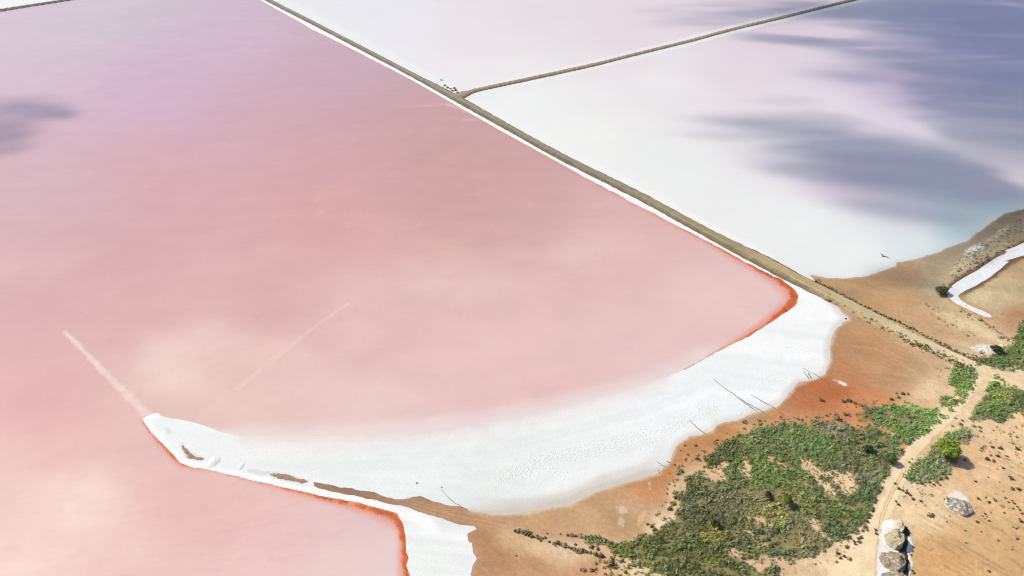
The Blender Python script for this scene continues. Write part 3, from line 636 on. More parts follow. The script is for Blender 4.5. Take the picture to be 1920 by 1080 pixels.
# ------------------------------------------------------------------ clouds overhead (they shade the far ponds)
CLOUD_H, DENS = 700.0, 0.03
BL = [(1930, 60, 260, 108, 12, 2.3), (1700, 25, 150, 34, 5, 1.6), (1850, 190, 120, 60, 20, 1.9), (1470, 22, 150, 16, -2, 1.0), (1290, 42, 90, 9, 0, .35), (1250, 15, 80, 8, 0, .2), (1500, 74, 110, 8, 4, .9), (1660, 105, 150, 16, 8, .75), (1600, 288, 155, 44, 10, 2.1), (1720, 325, 120, 36, 14, 1.5),
      (1440, 238, 110, 10, 7, .5), (1490, 188, 80, 7, 0, .35), (1370, 258, 90, 9, 3, .25), (1640, 150, 130, 12, 6, .45), (1715, 395, 110, 22, 8, 1.1), (1810, 372, 90, 26, 10, .5), (1830, 250, 90, 40, 25, .55), (1560, 335, 110, 16, 8, .5), (1692, 526, 46, 18, 25, .9), (1870, 425, 100, 34, -25, .8),
      (76, 212, 44, 10, -3, 1.5), (50, 190, 50, 10, -6, .45), (-20, 238, 60, 14, -10, 1.0), (-10, 278, 60, 12, -8, .7), (-150, 230, 140, 50, 0, 1.2), (2150, 150, 200, 180, 0, 1.6)]
CG = Plan(-460, 2560, -70, 620, 5.0)
tau = np.zeros(CG.u.shape)
for (cu, cv, ru, rv, rot, t) in BL:
    r = math.radians(rot); du = CG.u - cu + 14 * fbm(CG.x * .012, CG.y * .03, 3, 181); dv = CG.v - cv + 6 * fbm(CG.x * .012, CG.y * .02, 3, 182)
    e = ((du * math.cos(r) + dv * math.sin(r)) / ru) ** 2 + ((-du * math.sin(r) + dv * math.cos(r)) / rv) ** 2
    tau = tau + t * np.exp(-e * 0.9)
for (cu, cv, ru, rv, rot, t) in [(1540, 62, 80, 11, 2, .95), (1470, 100, 110, 10, 0, .35), (1700, 235, 150, 12, 18, .6), (1860, 320, 90, 16, 22, .45)]:
    r = math.radians(rot); du = CG.u - cu; dv = CG.v - cv
    e = ((du * math.cos(r) + dv * math.sin(r)) / ru) ** 2 + ((-du * math.sin(r) + dv * math.cos(r)) / rv) ** 2
    tau = tau - t * np.exp(-e)
tau = tau * (1 + 0.75 * fbm(CG.x * .012, CG.y * .05, 5, 183, .6) + 0.6 * fbm(CG.x * .018 + CG.y * .02, CG.y * .12, 4, 184, .6)) * 0.97 - 0.07
T = np.clip(tau, -0.2, 2.6) * math.sin(SUN_EL) / DENS
off = CLOUD_H * SUN_H / math.tan(SUN_EL)
m, n, l, p = new_mat("cloud_vapour"); n.remove(p)
vol = n.new("ShaderNodeVolumePrincipled"); vol.inputs["Density"].default_value = DENS; vol.inputs["Color"].default_value = (1, 1, 1, 1); vol.inputs["Anisotropy"].default_value = 0.5
l.new(vol.outputs[0], n["Material Output"].inputs["Volume"])
for lo, hi, lb in [(-460, 700, "small soft white cloud high over the pink pond"), (700, 2560, "broad streaky white cloud high over the white ponds")]:
    f = np.where((CG.u > lo) & (CG.u < hi), T, -1.0)
    full, ex, polys = clip_net(CG, f)
    P = np.stack([CG.x.ravel() + off[0], CG.y.ravel() + off[1], np.maximum(T.ravel(), 0)], 1)
    if ex:
        E = np.array(ex); a = E[:, 0].astype(int); b = E[:, 1].astype(int); t = E[:, 2:3]
        Q = P[a] * (1 - t) + P[b] * t; Q[:, 2] = 0; P = np.concatenate([P, Q])
    loops = np.concatenate([full.ravel(), np.array(sum(polys, []), int)])
    tot = np.concatenate([np.full(len(full), 4), np.array([len(q) for q in polys], int)])
    used = np.unique(loops); remap = np.full(len(P), -1); remap[used] = np.arange(len(used))
    P = P[used]; loops = remap[loops]; st = np.concatenate([[0], np.cumsum(tot)[:-1]])
    top = P.copy(); top[:, 2] = CLOUD_H + 0.6 * P[:, 2]; bot = P.copy(); bot[:, 2] = CLOUD_H - 0.4 * P[:, 2]
    rl_ = np.concatenate([loops[s:s + k][::-1] for s, k in zip(st, tot)]) + len(P)
    me = mesh_np("cloud", np.concatenate([top, bot]), np.concatenate([loops, rl_]), np.concatenate([st, st + len(loops)]), np.concatenate([tot, tot]), None, m)
    tag(obj("cloud", me), lb, "cloud", kind='stuff')

# ------------------------------------------------------------------ vegetation
rs = np.random.RandomState(5)
def leaves(n, rx, ry, rz, size, rng, fill=0.72, flat=0.2):
    """n leaf sprays spread through a dome -> (verts, tris)"""
    th = rng.uniform(0, 2 * math.pi, n); cz = rng.uniform(0.02, 1, n) ** 0.8
    sr = np.sqrt(1 - cz * cz)
    D = np.stack([sr * np.cos(th), sr * np.sin(th), cz], 1)
    r = fill + (1 - fill) * rng.uniform(0, 1, n) ** 0.6
    c = D * r[:, None] * np.array([rx, ry, rz]) * (1 + 0.18 * rng.randn(n, 1))
    c[:, 2] = np.abs(c[:, 2]) + 0.02
    N = D + flat * rng.randn(n, 3); N /= np.linalg.norm(N, axis=1)[:, None]
    A = np.cross(N, rng.randn(n, 3)); A /= np.linalg.norm(A, axis=1)[:, None]; B = np.cross(N, A)
    s = size * rng.uniform(0.7, 1.35, (n, 1))
    V = np.stack([c + s * A, c - 0.5 * s * A + 0.8 * s * B, c - 0.5 * s * A - 0.8 * s * B], 1).reshape(-1, 3)
    return V, np.arange(3 * n).reshape(-1, 3)
def leaf_obj(name, V, F, cols):
    return tri_mesh(name, V, F, cols, M_leaf)

# dense low scrub
def scatter(poly_list, spacing, cover, seed, bbox=None):
    pts = np.concatenate([np.array(p) for p in poly_list])
    gx, gy = ground(pts[:, 0], pts[:, 1])
    rng = np.random.RandomState(seed)
    xs = np.arange(gx.min() - 2, gx.max() + 2, spacing); ys = np.arange(gy.min() - 2, gy.max() + 2, spacing)
    a, b = np.meshgrid(xs, ys); a = (a + rng.uniform(-.5, .5, a.shape) * spacing).ravel(); b = (b + rng.uniform(-.5, .5, b.shape) * spacing).ravel()
    su, sv = survey(a, b)
    k = cover(su, sv, a, b, rng)
    return a[k], b[k], su[k], sv[k]
def veg_color(su, sv, x, y, rng):
    base = idw([(1330, 860, (92, 110, 62)), (1300, 930, (94, 104, 68)), (1320, 970, (92, 100, 64)), (1240, 1010, (98, 112, 60)), (1180, 1030, (98, 114, 56)), (1280, 1040, (96, 112, 58)), (1430, 890, (100, 132, 60)), (1460, 900, (104, 134, 62)), (1400, 930, (104, 116, 70)), (1480, 975, (106, 124, 60)), (1540, 830, (90, 122, 66)), (1500, 820, (98, 126, 70)), (1590, 830, (94, 112, 62)),
                (1640, 870, (94, 114, 70)), (1600, 960, (88, 116, 58)), (1620, 930, (84, 108, 66)), (1580, 1000, (88, 112, 70)), (1500, 1010, (112, 116, 84)), (1450, 1020, (88, 110, 72)), (1690, 785, (88, 130, 60)), (1650, 780, (84, 112, 64)), (1720, 800, (84, 120, 56)), (1740, 775, (96, 132, 66)), (1625, 770, (84, 94, 70)), (1800, 730, (90, 124, 56)), (1790, 755, (88, 116, 56)),
                (1870, 745, (94, 130, 56)), (1895, 760, (88, 112, 64)), (1740, 885, (90, 118, 66)), (1765, 870, (110, 124, 88)), (1790, 825, (98, 122, 70)), (1820, 815, (112, 116, 90)), (1890, 670, (84, 112, 58)), (1840, 672, (82, 98, 64)), (1560, 808, (118, 128, 96)), (1610, 895, (112, 124, 92)), (1460, 940, (116, 120, 66)), (1430, 950, (118, 122, 70))], su, sv, 4, 8)
    c = lin(base)
    def blob(cu, cv, r, col, a):
        return a * sstep(1.3, .3, ((su - cu) / r) ** 2 + ((sv - cv) / (r * .6)) ** 2 + 0.5 * fbm(x * .5, y * .5, 3, int(cu))), lin(col)
    for cu, cv, r, col, a in [(1340, 1003, 26, (164, 158, 52), .85), (1422, 1030, 15, (150, 156, 56), .7), (1335, 1058, 14, (140, 156, 54), .7), (1452, 960, 24, (138, 132, 66), .7), (1465, 980, 18, (122, 134, 56), .5), (1562, 830, 16, (122, 130, 64), .5), (1880, 740, 22, (140, 150, 66), .6), (1500, 1010, 34, (124, 120, 86), .7), (1560, 812, 15, (128, 136, 112), .6), (1385, 955, 16, (104, 112, 88), .6)]:
        t, k = blob(cu, cv, r, col, a); c = mixc(c, k, t)
    patch = fbm(x * .16, y * .16, 4, 201)
    c = c * (1 + 0.22 * patch[..., None])
    c = mixc(c, lin((118, 124, 96)), 0.6 * sstep(0.45, 0.9, fbm(x * .22, y * .22, 4, 202)))
    c = mixc(c, lin((70, 86, 48)), 0.5 * sstep(0.45, 0.9, fbm(x * .3, y * .3, 4, 203)))
    c = c * rng.uniform(0.84, 1.16, c.shape[:1])[..., None]
    g_ = (c * np.array([.3, .6, .1])).sum(-1, keepdims=True)
    return (c * .80 + g_ * np.array([.20, .20, .15])) * np.array([1.80, 1.58, 1.62])
def tufts(name, x, y, su, sv, rad, nl, size, cols, label, cat, seed):
    rng = np.random.RandomState(seed)
    lib = [leaves(nl, 1, 1, 1, size, rng) for _ in range(9)]
    Vs = []; Cs = []
    z = land_z(x, y, su, sv)
    kind = rng.randint(0, 9, len(x)); rot = rng.uniform(0, 6.28, len(x)); R = rad * np.where(rng.uniform(0, 1, len(x)) < .10, rng.uniform(1.5, 2.3, len(x)), rng.uniform(0.65, 1.25, len(x))); hz = R * rng.uniform(0.7, 1.3, len(x))
    for k in range(9):
        m_ = np.where(kind == k)[0]
        if not len(m_): continue
        V = lib[k][0]
        c, s = np.cos(rot[m_])[:, None], np.sin(rot[m_])[:, None]
        W = np.stack([(V[None, :, 0] * c - V[None, :, 1] * s) * R[m_, None] + x[m_, None], (V[None, :, 0] * s + V[None, :, 1] * c) * R[m_, None] + y[m_, None], V[None, :, 2] * hz[m_, None] + z[m_, None]], -1)
        leafj = np.repeat(rng.uniform(0.86, 1.14, (len(m_), nl)), 3, axis=1)
        Vs.append(W.reshape(-1, 3)); Cs.append((cols[m_, None, :] * leafj[..., None]).reshape(-1, 3))
    V = np.concatenate(Vs); C = np.concatenate(Cs)
    o = obj(name, leaf_obj(name, V, np.arange(len(V)).reshape(-1, 3), np.clip(C * 1.25, 0, .5)))
    return tag(o, label, cat, kind='stuff')
nt = 0
for i, (pl, lb) in enumerate(zip(GREEN, ["broad mass of low green scrub left of the sandy track", "fan-shaped patch of green scrub above the red gully", "narrow green scrub patch between causeway road and track", "green scrub patch right of the track near the road", "grey-green scrub round the largest tree beside the track", "dark green scrub beyond the road at the right edge", "small green scrub strip on the brown spit bank"])):
    def cov(su, sv, a, b, rng, pl=pl):
        d = sdf(pl, su, sv, 40)
        for gp in GAPS: d = np.minimum(d, -sdf(gp, su, sv, 40) + 1.0)
        d = d + 5.0 * fbm(a * 0.35, b * 0.35, 4, 111)
        lo_ = 0.25 - 0.26 * sstep(930, 1000, sv) * sstep(1330, 1400, su)
        bare = sstep(lo_, lo_ + .3, fbm(a * .42, b * .6, 4, 212))
        return (rng.uniform(0, 1, a.shape) < sstep(-5, 4, d) * (1 - 0.85 * bare)) & (sv < 1130) & (su < 2000)
    x, y, su, sv = scatter([pl], 0.50 if sv_far(pl) else 0.40, cov, 300 + i) if False else scatter([pl], 0.44, cov, 300 + i)
    nt += len(x)
    tufts("low_scrub", x, y, su, sv, 0.36, 22, 0.34, veg_color(su, sv, x, y, np.random.RandomState(i)), lb, "scrub", 400 + i)
print("tufts", nt)
# sparse small tufts on sand, lines of tufts along verges (stuff behind the individual shrubs)
VERGE = [([(1525, 526), (1555, 542), (1600, 566), (1655, 592), (1715, 621), (1760, 645), (1800, 664), (1840, 682)], 2.4, 1.0), ([(1542, 553), (1600, 583), (1640, 604), (1672, 622), (1705, 640), (1745, 660), (1790, 678), (1824, 692)], 5.0, 1.3),
         ([(1760, 556), (1790, 525), (1830, 500), (1880, 470), (1925, 448)], 5, .9), ([(1800, 580), (1840, 604), (1880, 632), (1900, 640)], 4, .8), ([(965, 995), (1000, 1005), (1035, 1018), (1080, 1032), (1105, 1040)], 4.0, .45), ([(1060, 1003), (1100, 1008), (1130, 1014), (1155, 1022)], 2, .9),
         ([(1130, 1062), (1150, 1055), (1180, 1062), (1225, 1090)], 9, .9), ([(1120, 1075), (1150, 1080), (1180, 1088)], 8, .8), ([(1390, 800), (1440, 790), (1490, 786), (1530, 786), (1600, 778)], 5, .35), ([(1290, 840), (1262, 905), (1250, 960), (1215, 1000)], 9, .25), ([(1270, 880), (1320, 850), (1360, 822), (1400, 806)], 5, .3)]
vx = []; 
rng = np.random.RandomState(77)
for pl, w, dens in VERGE:
    P = np.array(pl, float); L_ = np.linalg.norm(np.diff(P, axis=0), axis=1).sum()
    n_ = int(L_ * dens * 0.6)
    t = rng.uniform(0, len(P) - 1, n_); i = np.minimum(t.astype(int), len(P) - 2); f_ = (t - i)[:, None]
    q = P[i] * (1 - f_) + P[i + 1] * f_ + rng.randn(n_, 2) * np.array([[w, w * .6]])
    vx.append(q)
q = np.concatenate(vx)
x, y = ground(q[:, 0], q[:, 1])
zb = np.array([0.0] * len(x))
# the pieces on the causeway shoulder stand a little higher; land_z is close enough for the rest
dk = lin(np.array([(124, 118, 92)])) * np.ones((len(x), 1)) * rng.uniform(.7, 1.4, (len(x), 1))
tufts("verge_scrub", x, y, q[:, 0], q[:, 1], 0.34, 16, 0.36, dk, "dark low scrub lining the banks and road verges", "scrub", 500)
# sparse tufts in the sandy gaps and on the open sand
def cov_sparse(su, sv, a, b, rng):
    k = np.zeros(su.shape)
    for gp in GAPS: k = np.maximum(k, sstep(-2, 2, sdf(gp, su, sv, 20)) * 0.62)
    k = np.maximum(k, 0.14 * sstep(0, 1, sdf([(1690, 905), (1760, 905), (1800, 950), (1760, 975), (1700, 950), (1680, 930)], su, sv, 20) / 8))
    k = np.maximum(k, 0.16 * sstep(0, 1, sdf([(1820, 830), (1850, 800), (1930, 790), (1930, 880), (1880, 860), (1840, 850)], su, sv, 20) / 8))
    k = np.maximum(k, 0.16 * sstep(0, 1, sdf([(1460, 1050), (1560, 1020), (1620, 970), (1640, 950), (1640, 980), (1600, 1040), (1500, 1090), (1440, 1090)], su, sv, 20) / 8))
    k = np.maximum(k, 0.10 * sstep(0, 1, sdf([(1730, 560), (1790, 590), (1880, 640), (1840, 650), (1760, 610), (1730, 590)], su, sv, 20) / 8))
    k = np.maximum(k, 0.22 * sstep(0, 1, sdf([(1740, 540), (1800, 480), (1920, 400), (1920, 440), (1840, 490), (1780, 530)], su, sv, 20) / 8))
    k = np.maximum(k, 0.018 * sstep(0, 1, sdf([(1790, 880), (1930, 840), (1930, 1080), (1830, 1000)], su, sv, 20) / 8))
    k = np.maximum(k, 0.20 * sstep(0, 1, sdf([(1620, 740), (1690, 745), (1700, 760), (1620, 765), (1590, 780), (1580, 760)], su, sv, 20) / 8))
    k = np.maximum(k, 0.25 * sstep(0, 1, sdf([(1660, 620), (1740, 670), (1790, 690), (1780, 740), (1740, 680)], su, sv, 20) / 8))
    return rng.uniform(0, 1, a.shape) < k * (0.5 + 1.2 * sstep(-.2, .6, fbm(a * .4, b * .4, 3, 221)))
x, y, su, sv = scatter([[(1400, 400), (1940, 400), (1940, 1090), (1300, 1090)]], 0.62, cov_sparse, 510)
cs = lin(np.array([(108, 106, 76)])) * rng.uniform(.6, 1.5, (len(x), 1)); print("sparse", len(x))
tufts("sparse_scrub", x, y, su, sv, 0.27, 14, 0.36, cs, "small tufts dotted thinly over the bare sand", "scrub", 511)

# individual shrubs
SHR = []
for k, (col, rx, rz) in enumerate([((62, 66, 42), .55, .5), ((84, 88, 62), .6, .45), ((78, 64, 48), .5, .42), ((96, 112, 64), .6, .5)]):
    r_ = np.random.RandomState(600 + k)
    V, F = leaves(70, rx, rx * .9, rz, 0.17, r_, .45)
    c = np.repeat(lin(np.array([col])) * r_.uniform(.7, 1.4, (70, 1)), 3, axis=0)
    SHR.append(leaf_obj("shrub", V, F, np.clip(c * np.array([2.9, 2.6, 2.5]), 0, .5)))
n_shrub = 0
MEMBERS = {}
def shrub(su, sv, s, kind, label, group, zoff=0.0):
    global n_shrub
    x, y = ground(su, sv); z = float(land_z(np.array([x]), np.array([y]), np.array([su]), np.array([sv]))[0])
    o = obj("shrub", SHR[kind]); o.location = (float(x), float(y), z + 0.02 + zoff); o.rotation_euler = (0, 0, random.uniform(0, 6.28)); o.scale = (s, s * random.uniform(.85, 1.15), s * random.uniform(.8, 1.1))
    tag(o, label, "shrub", group); n_shrub += 1
    if group: MEMBERS.setdefault(group, []).append((su, sv, s, o))
    return o
random.seed(9)
A = [(1745, 969, 1.5), (1678, 908, .9), (1685, 918, 1.0), (1692, 921, .8), (1700, 926, 1.1), (1706, 930, .9), (1711, 937, .9), (1684, 948, .8), (1679, 942, .7), (1725, 941, .8), (1648, 922, .9), (1641, 940, 1.0), (1638, 945, .8), (1636, 955, .8), (1634, 960, 1.0), (1630, 968, 1.1), (1628, 973, 1.0), (1624, 980, 1.1), (1622, 991, 1.1), (1624, 996, .9), (1617, 997, .8), (1613, 1010, .9), (1608, 1012, .7), (1610, 1018, 1.0), (1603, 1022, .8), (1600, 1017, .7), (1642, 1003, .9), (1641, 996, .7), (1587, 1028, 1.1), (1570, 1040, .9), (1582, 1045, .9), (1575, 1048, .8), (1592, 1050, 1.0), (1568, 1055, .7)]
for i, (a, b, s) in enumerate(A[1:]):
    shrub(a, b, s * .85, random.choice([0, 0, 1, 2]), "dark round shrub on the pale sand beside the sandy track", "shrubs along the sandy track")
shrub(1744, 969, 1.5, 1, "round grey-green shrub alone on sand between the spoil heaps", None)
B = [(1833, 938, 1.0), (1853, 944, 1.0), (1847, 935, .6), (1831, 981, .9), (1854, 978, .7), (1846, 965, .6), (1841, 969, .5), (1850, 970, .6), (1846, 974, .5), (1857, 962, .5), (1866, 941, .8), (1863, 937, .6), (1890, 943, .7), (1884, 935, .8), (1897, 940, .7), (1901, 945, .8), (1907, 951, .8), (1911, 957, .7), (1914, 979, 1.0), (1911, 974, .7), (1916, 964, .8), (1899, 955, .6), (1897, 918, 1.4), (1909, 919, 1.3), (1896, 900, 1.2), (1907, 1011, .8), (1905, 992, .7), (1899, 989, .6), (1882, 963, .6), (1839, 999, .5), (1810, 1020, .5), (1809, 998, .5), (1708, 1042, .6), (1713, 1075, .8), (1710, 1071, .6), (1853, 1073, .7), (1897, 1032, .5), (1828, 905, .8), (1860, 840, 1.2), (1875, 842, 1.4), (1907, 844, 1.6), (1870, 857, 1.2), (1857, 855, .9), (1850, 863, 1.3), (1862, 866, 1.2), (1880, 880, .9), (1893, 897, 1.0), (1888, 857, .9), (1840, 842, .8), (1898, 1027, .4), (1780, 970, .4), (1774, 981, .5), (1922, 905, 1.0)]
for a, b, s in B:
    shrub(a, b, s * .75, random.choice([0, 0, 2]), "small dark shrub scattered on the bare orange sand slope", "shrubs scattered on the orange sand slope")
C_ = [(1703, 893, .9), (1712, 902, 1.1), (1727, 908, 1.2), (1718, 907, .9), (1741, 906, 1.0), (1755, 907, .9), (1763, 900, 1.1), (1772, 898, 1.2), (1778, 884, 1.0), (1780, 872, .9), (1708, 872, .9), (1704, 868, .7), (1709, 862, .6), (1761, 912, .7), (1750, 911, .8), (1733, 912, .7), (1795, 862, .7), (1808, 864, .7), (1785, 800, .9), (1800, 797, 1.0), (1803, 790, .9), (1791, 786, .7), (1824, 800, 1.1), (1836, 803, 1.0), (1838, 810, .9)]
for a, b, s in C_:
    shrub(a, b, s * .85, random.choice([0, 1, 1, 3]), "low shrub at the sandy edge of the scrub around the largest tree", "shrubs around the largest tree's scrub")
for k in range(46):
    t = k / 45; a = 1545 + t * 275; b = np.interp(a, [1545, 1600, 1640, 1672, 1705, 1745, 1790, 1824], [555, 583, 604, 622, 640, 660, 678, 692]) + random.uniform(-4, 5)
    shrub(a + random.uniform(-3, 3), b, random.uniform(.55, 1.1), random.choice([0, 1, 1]), "dark shrub on the near verge of the causeway road", "shrubs on the near road verge", 0.1)
for k in range(40):
    t = k / 39; a = 1530 + t * 300; b = np.interp(a, [1525, 1555, 1600, 1655, 1715, 1760, 1840], [526, 542, 566, 592, 621, 645, 682]) + random.uniform(-1.5, 1.5)
    shrub(a + random.uniform(-3, 3), b, random.uniform(.5, .85), random.choice([0, 1]), "dark shrub on the far verge of the causeway road", "shrubs on the far road verge", 0.1)
for a, b, s in [(966, 996, 1.1), (972, 998, 1.3), (980, 999, 1.3), (986, 1001, 1.2), (992, 1004, 1.1), (998, 1007, 1.2), (1009, 1010, 1.2), (1013, 1014, 1.0), (1022, 1009, 1.0), (1030, 1017, .9), (1038, 1020, 1.1), (1046, 1019, 1.2), (1053, 1023, .8), (1060, 1021, .9), (1059, 1027, .9), (1066, 1027, 1.0), (1072, 1029, .9), (1077, 1030, 1.0), (1086, 1033, 1.2), (1094, 1033, 1.2), (1100, 1036, 1.0), (1079, 1022, .9), (1117, 1041, 1.5), (1121, 1031, 1.2), (1127, 1044, 1.7), (1108, 1028, 1.3), (1111, 1025, 1.1), (1026, 1001, .6), (1051, 1002, .6), (1064, 1004, .8), (1079, 1006, .9), (1098, 1008, 1.0), (1110, 1010, 1.0), (1117, 1009, 1.1), (1126, 1012, .9), (1134, 1014, .9), (1095, 1070, 1.3), (1110, 1070, 1.4), (1090, 1069, .9), (1117, 1068, .9), (1143, 1062, 1.3), (1153, 1066, 1.2), (1173, 1075, 1.1)]:
    shrub(a, b, s * .72, random.choice([0, 1, 2]), "dark shrub on the low sandy bank leading to the salt spit", "shrubs on the spit bank")
for a, b, s in [(1540, 751, 1.5), (1590, 752, 1.3), (1582, 754, 1.2), (1692, 739, 1.3), (1683, 746, 1.2), (1680, 738, .8), (1702, 740, .9), (1671, 750, 1.0), (1567, 780, 1.2), (1585, 779, 1.2), (1549, 781, 1.0), (1593, 753, 1.1), (1601, 757, 1.0), (1614, 762, 1.1), (1574, 790, 1.0), (1277, 884, 1.2), (1270, 889, 1.0), (1304, 836, .8), (1266, 925, 1.3), (1266, 934, 1.0), (1363, 828, .7), (1345, 826, .6), (1425, 797, .9), (1362, 813, .4), (1265, 872, .5), (1250, 1005, 1.0), (1262, 945, 1.3), (1256, 955, 1.2), (1222, 988, .9), (1214, 984, .7), (1227, 995, 1.0)]:
    shrub(a, b, s * .95, random.choice([0, 1, 1]), "grey-green shrub on the red sandy shore between mud and scrub", "shrubs on the red sandy shore")
print("shrubs", n_shrub)

# trees
def tree(su, sv, r, h, col, label, squash=0.8, seed=1, nclump=26):
    rng = np.random.RandomState(seed)
    x, y = ground(su, sv); z = float(land_z(np.array([x]), np.array([y]), np.array([su]), np.array([sv]))[0])
    root = bpy.data.objects.new("tree", None); COL.objects.link(root); root.location = (float(x), float(y), z)
    tag(root, label, "tree")
    # trunk with limbs
    V = []; F = []
    def limb(p0, p1, r0, r1):
        b = len(V); d = Vector(p1) - Vector(p0); q = d.to_track_quat('Z', 'Y')
        for p, rr in ((p0, r0), (p1, r1)):
            for k in range(6):
                w = q @ Vector((rr * math.cos(k * math.pi / 3), rr * math.sin(k * math.pi / 3), 0)) + Vector(p)
                V.append(tuple(w))
        for k in range(6): F.append((b + k, b + (k + 1) % 6, b + 6 + (k + 1) % 6, b + 6 + k))
    limb((0, 0, -0.1), (0.03 * h, 0.02 * h, .35 * h), .045 * h, .032 * h)
    for k in range(5):
        a = k * 1.257 + rng.uniform(-.3, .3)
        limb((0.03 * h, 0.02 * h, .32 * h), (r * .55 * math.cos(a), r * .55 * math.sin(a), h * rng.uniform(.55, .75)), .024 * h, .010 * h)
    obj("trunk", tri_mesh("trunk", np.array(V), np.array(F), None, M_bark), root)
    Vs = []; Cs = []
    for k in range(nclump):
        th = rng.uniform(0, 6.28); cz = rng.uniform(-.35, 1); s_ = math.sqrt(max(0, 1 - cz * cz)); rr = rng.uniform(.30, .86)
        c = np.array([r * rr * s_ * math.cos(th), r * rr * s_ * math.sin(th), h * .56 + h * .40 * rr * cz * squash])
        cr = r * rng.uniform(.26, .42)
        W, _ = leaves(120, cr, cr, cr * .85, 0.19 * (r / 2.4) ** .5, rng, .6)
        W2, _ = leaves(20, cr, cr, -cr * .6, 0.16 * (r / 2.4) ** .5, rng, .6)
        W2[:, 2] *= -1
        W = np.concatenate([W, W2]) + c
        Vs.append(W); n_ = len(W) // 3
        Cs.append(np.repeat(lin(np.array([col])) * rng.uniform(.75, 1.2) * rng.uniform(.7, 1.3, (n_, 1)), 3, axis=0))
    V = np.concatenate(Vs); C = np.concatenate(Cs)
    obj("crown", leaf_obj("crown", V, np.arange(len(V)).reshape(-1, 3), np.clip(C * 1.25, 0, .5)), root)
tree(1770, 858, 2.5, 4.9, (118, 136, 52), "largest bushy yellow-green tree on the right bank of the track", seed=1, nclump=58)
tree(1474, 948, 1.2, 2.9, (96, 118, 44), "small rounded tree alone in the middle of the scrub", seed=2)
tree(1668, 868, 1.3, 2.4, (82, 108, 46), "small dark tree at the scrub edge beside the red gully", seed=3)
tree(1440, 934, 0.9, 1.5, (58, 74, 36), "dark little bushy tree in scrub left of the small rounded one", seed=4, nclump=16)
tree(1626, 848, 1.2, 1.6, (60, 72, 44), "dark low spreading tree in the scrub left of the gully", seed=5, nclump=18)
tree(1340, 988, 0.8, 1.4, (60, 76, 38), "dark small tree behind the yellow flowering scrub patch", seed=6, nclump=14)
tree(1762, 552, 2.2, 2.6, (84, 82, 58), "brown-green thicket tree at the bend of the white canal", seed=7, nclump=26)
tree(1866, 661, 1.6, 2.0, (70, 72, 44), "dark rounded tree beyond the road right of the white rubble", seed=8, nclump=18)

# ------------------------------------------------------------------ spoil heaps
def heap(su, sv, rx, ry, h, wall, rot, label, white=0.25, seed=1, base=(150, 136, 116)):
    """tipped heap: long slope on one side, steep cut face of height share `wall` on the other"""
    x0, y0 = ground(su, sv); z0 = float(land_z(np.array([x0]), np.array([y0]), np.array([su]), np.array([sv]))[0]) + 0.06
    nr, na = 26, 80
    a = np.linspace(0, 2 * math.pi, na, endpoint=False)
    wob = 1 + 0.14 * fbm(np.cos(a) * 1.6, np.sin(a) * 1.6, 4, seed)
    V = []; Cc = []
    for i in range(nr + 2):
        t = min(i / nr, 1.0)                        # 0 at the summit, 1 at the rim
        px = np.cos(a) * t * wob * rx + .35 * rx * (1 - t); py = np.sin(a) * t * wob * ry
        rim = h * wall * np.clip(np.cos(a + .15) + .25, 0, 1) ** 0.6 * (1 + .25 * fbm(np.cos(a) * 2.6, np.sin(a) * 2.6, 3, seed + 2))
        z = rim * t + h * (1 - t) ** 1.1 * (1 - .25 * t)
        z = z + 0.10 * h * fbm((px + seed * 7) * 1.2, py * 1.2, 5, seed + 3, .6) * sstep(0, .15, t) * (1 - .6 * t)
        if i == nr + 1:
            px = px + .10 * np.cos(a); py = py + .10 * np.sin(a); z = np.full(na, -0.1)
        V.append(np.stack([px, py, z], 1))
        nzv = fbm((px + seed) * 2.2, py * 2.2, 5, seed + 9, .65)
        k = np.clip(sstep(.35, .9, nzv + white) * .7 + sstep(.9, 1.0, t) * .6 * np.clip(-np.cos(a) + .3, 0, 1), 0, 1)
        Cc.append(mixc(lin(np.array(base)) * (1 + .35 * fbm(px * 5, py * 5, 4, seed, .7))[..., None], lin((236, 230, 222)), k))
    V = np.concatenate(V); Cc = np.concatenate(Cc)
    F = [(i * na + k, (i + 1) * na + k, (i + 1) * na + (k + 1) % na, i * na + (k + 1) % na) for i in range(nr + 1) for k in range(na)]
    c, s = math.cos(rot), math.sin(rot)
    V[:, :2] = np.stack([V[:, 0] * c - V[:, 1] * s, V[:, 0] * s + V[:, 1] * c], 1)
    o = obj("spoil_heap", tri_mesh("spoil_heap", V, np.array(F), np.clip(Cc / GAIN, 0, .86), M_heap, True))
    o.location = (float(x0), float(y0), z0)
    return tag(o, label, "heap")
heap(1682, 991, .75, 1.5, 1.9, .8, -.1, "smallest pale grey spoil heap at the far end of the row", .1, 11, (190, 178, 158))
heap(1671, 1016, 1.55, 2.1, 2.4, .9, 0, "smooth light grey spoil heap second from the far end of the row", .05, 12, (178, 164, 142))
heap(1671, 1054, 2.55, 2.3, 2.1, .6, -.25, "large dark mottled spoil heap third in the row on white salt", .18, 13, (152, 136, 118))
heap(1674, 1091, 2.6, 2.2, 2.0, .6, -.25, "nearest mottled spoil heap cut by the bottom of the view", .18, 14, (152, 136, 118))
heap(1796, 952, 2.3, 2.6, 1.2, .4, -.5, "lone grey spoil heap streaked with salt on the orange sand", .42, 15, (150, 140, 128))

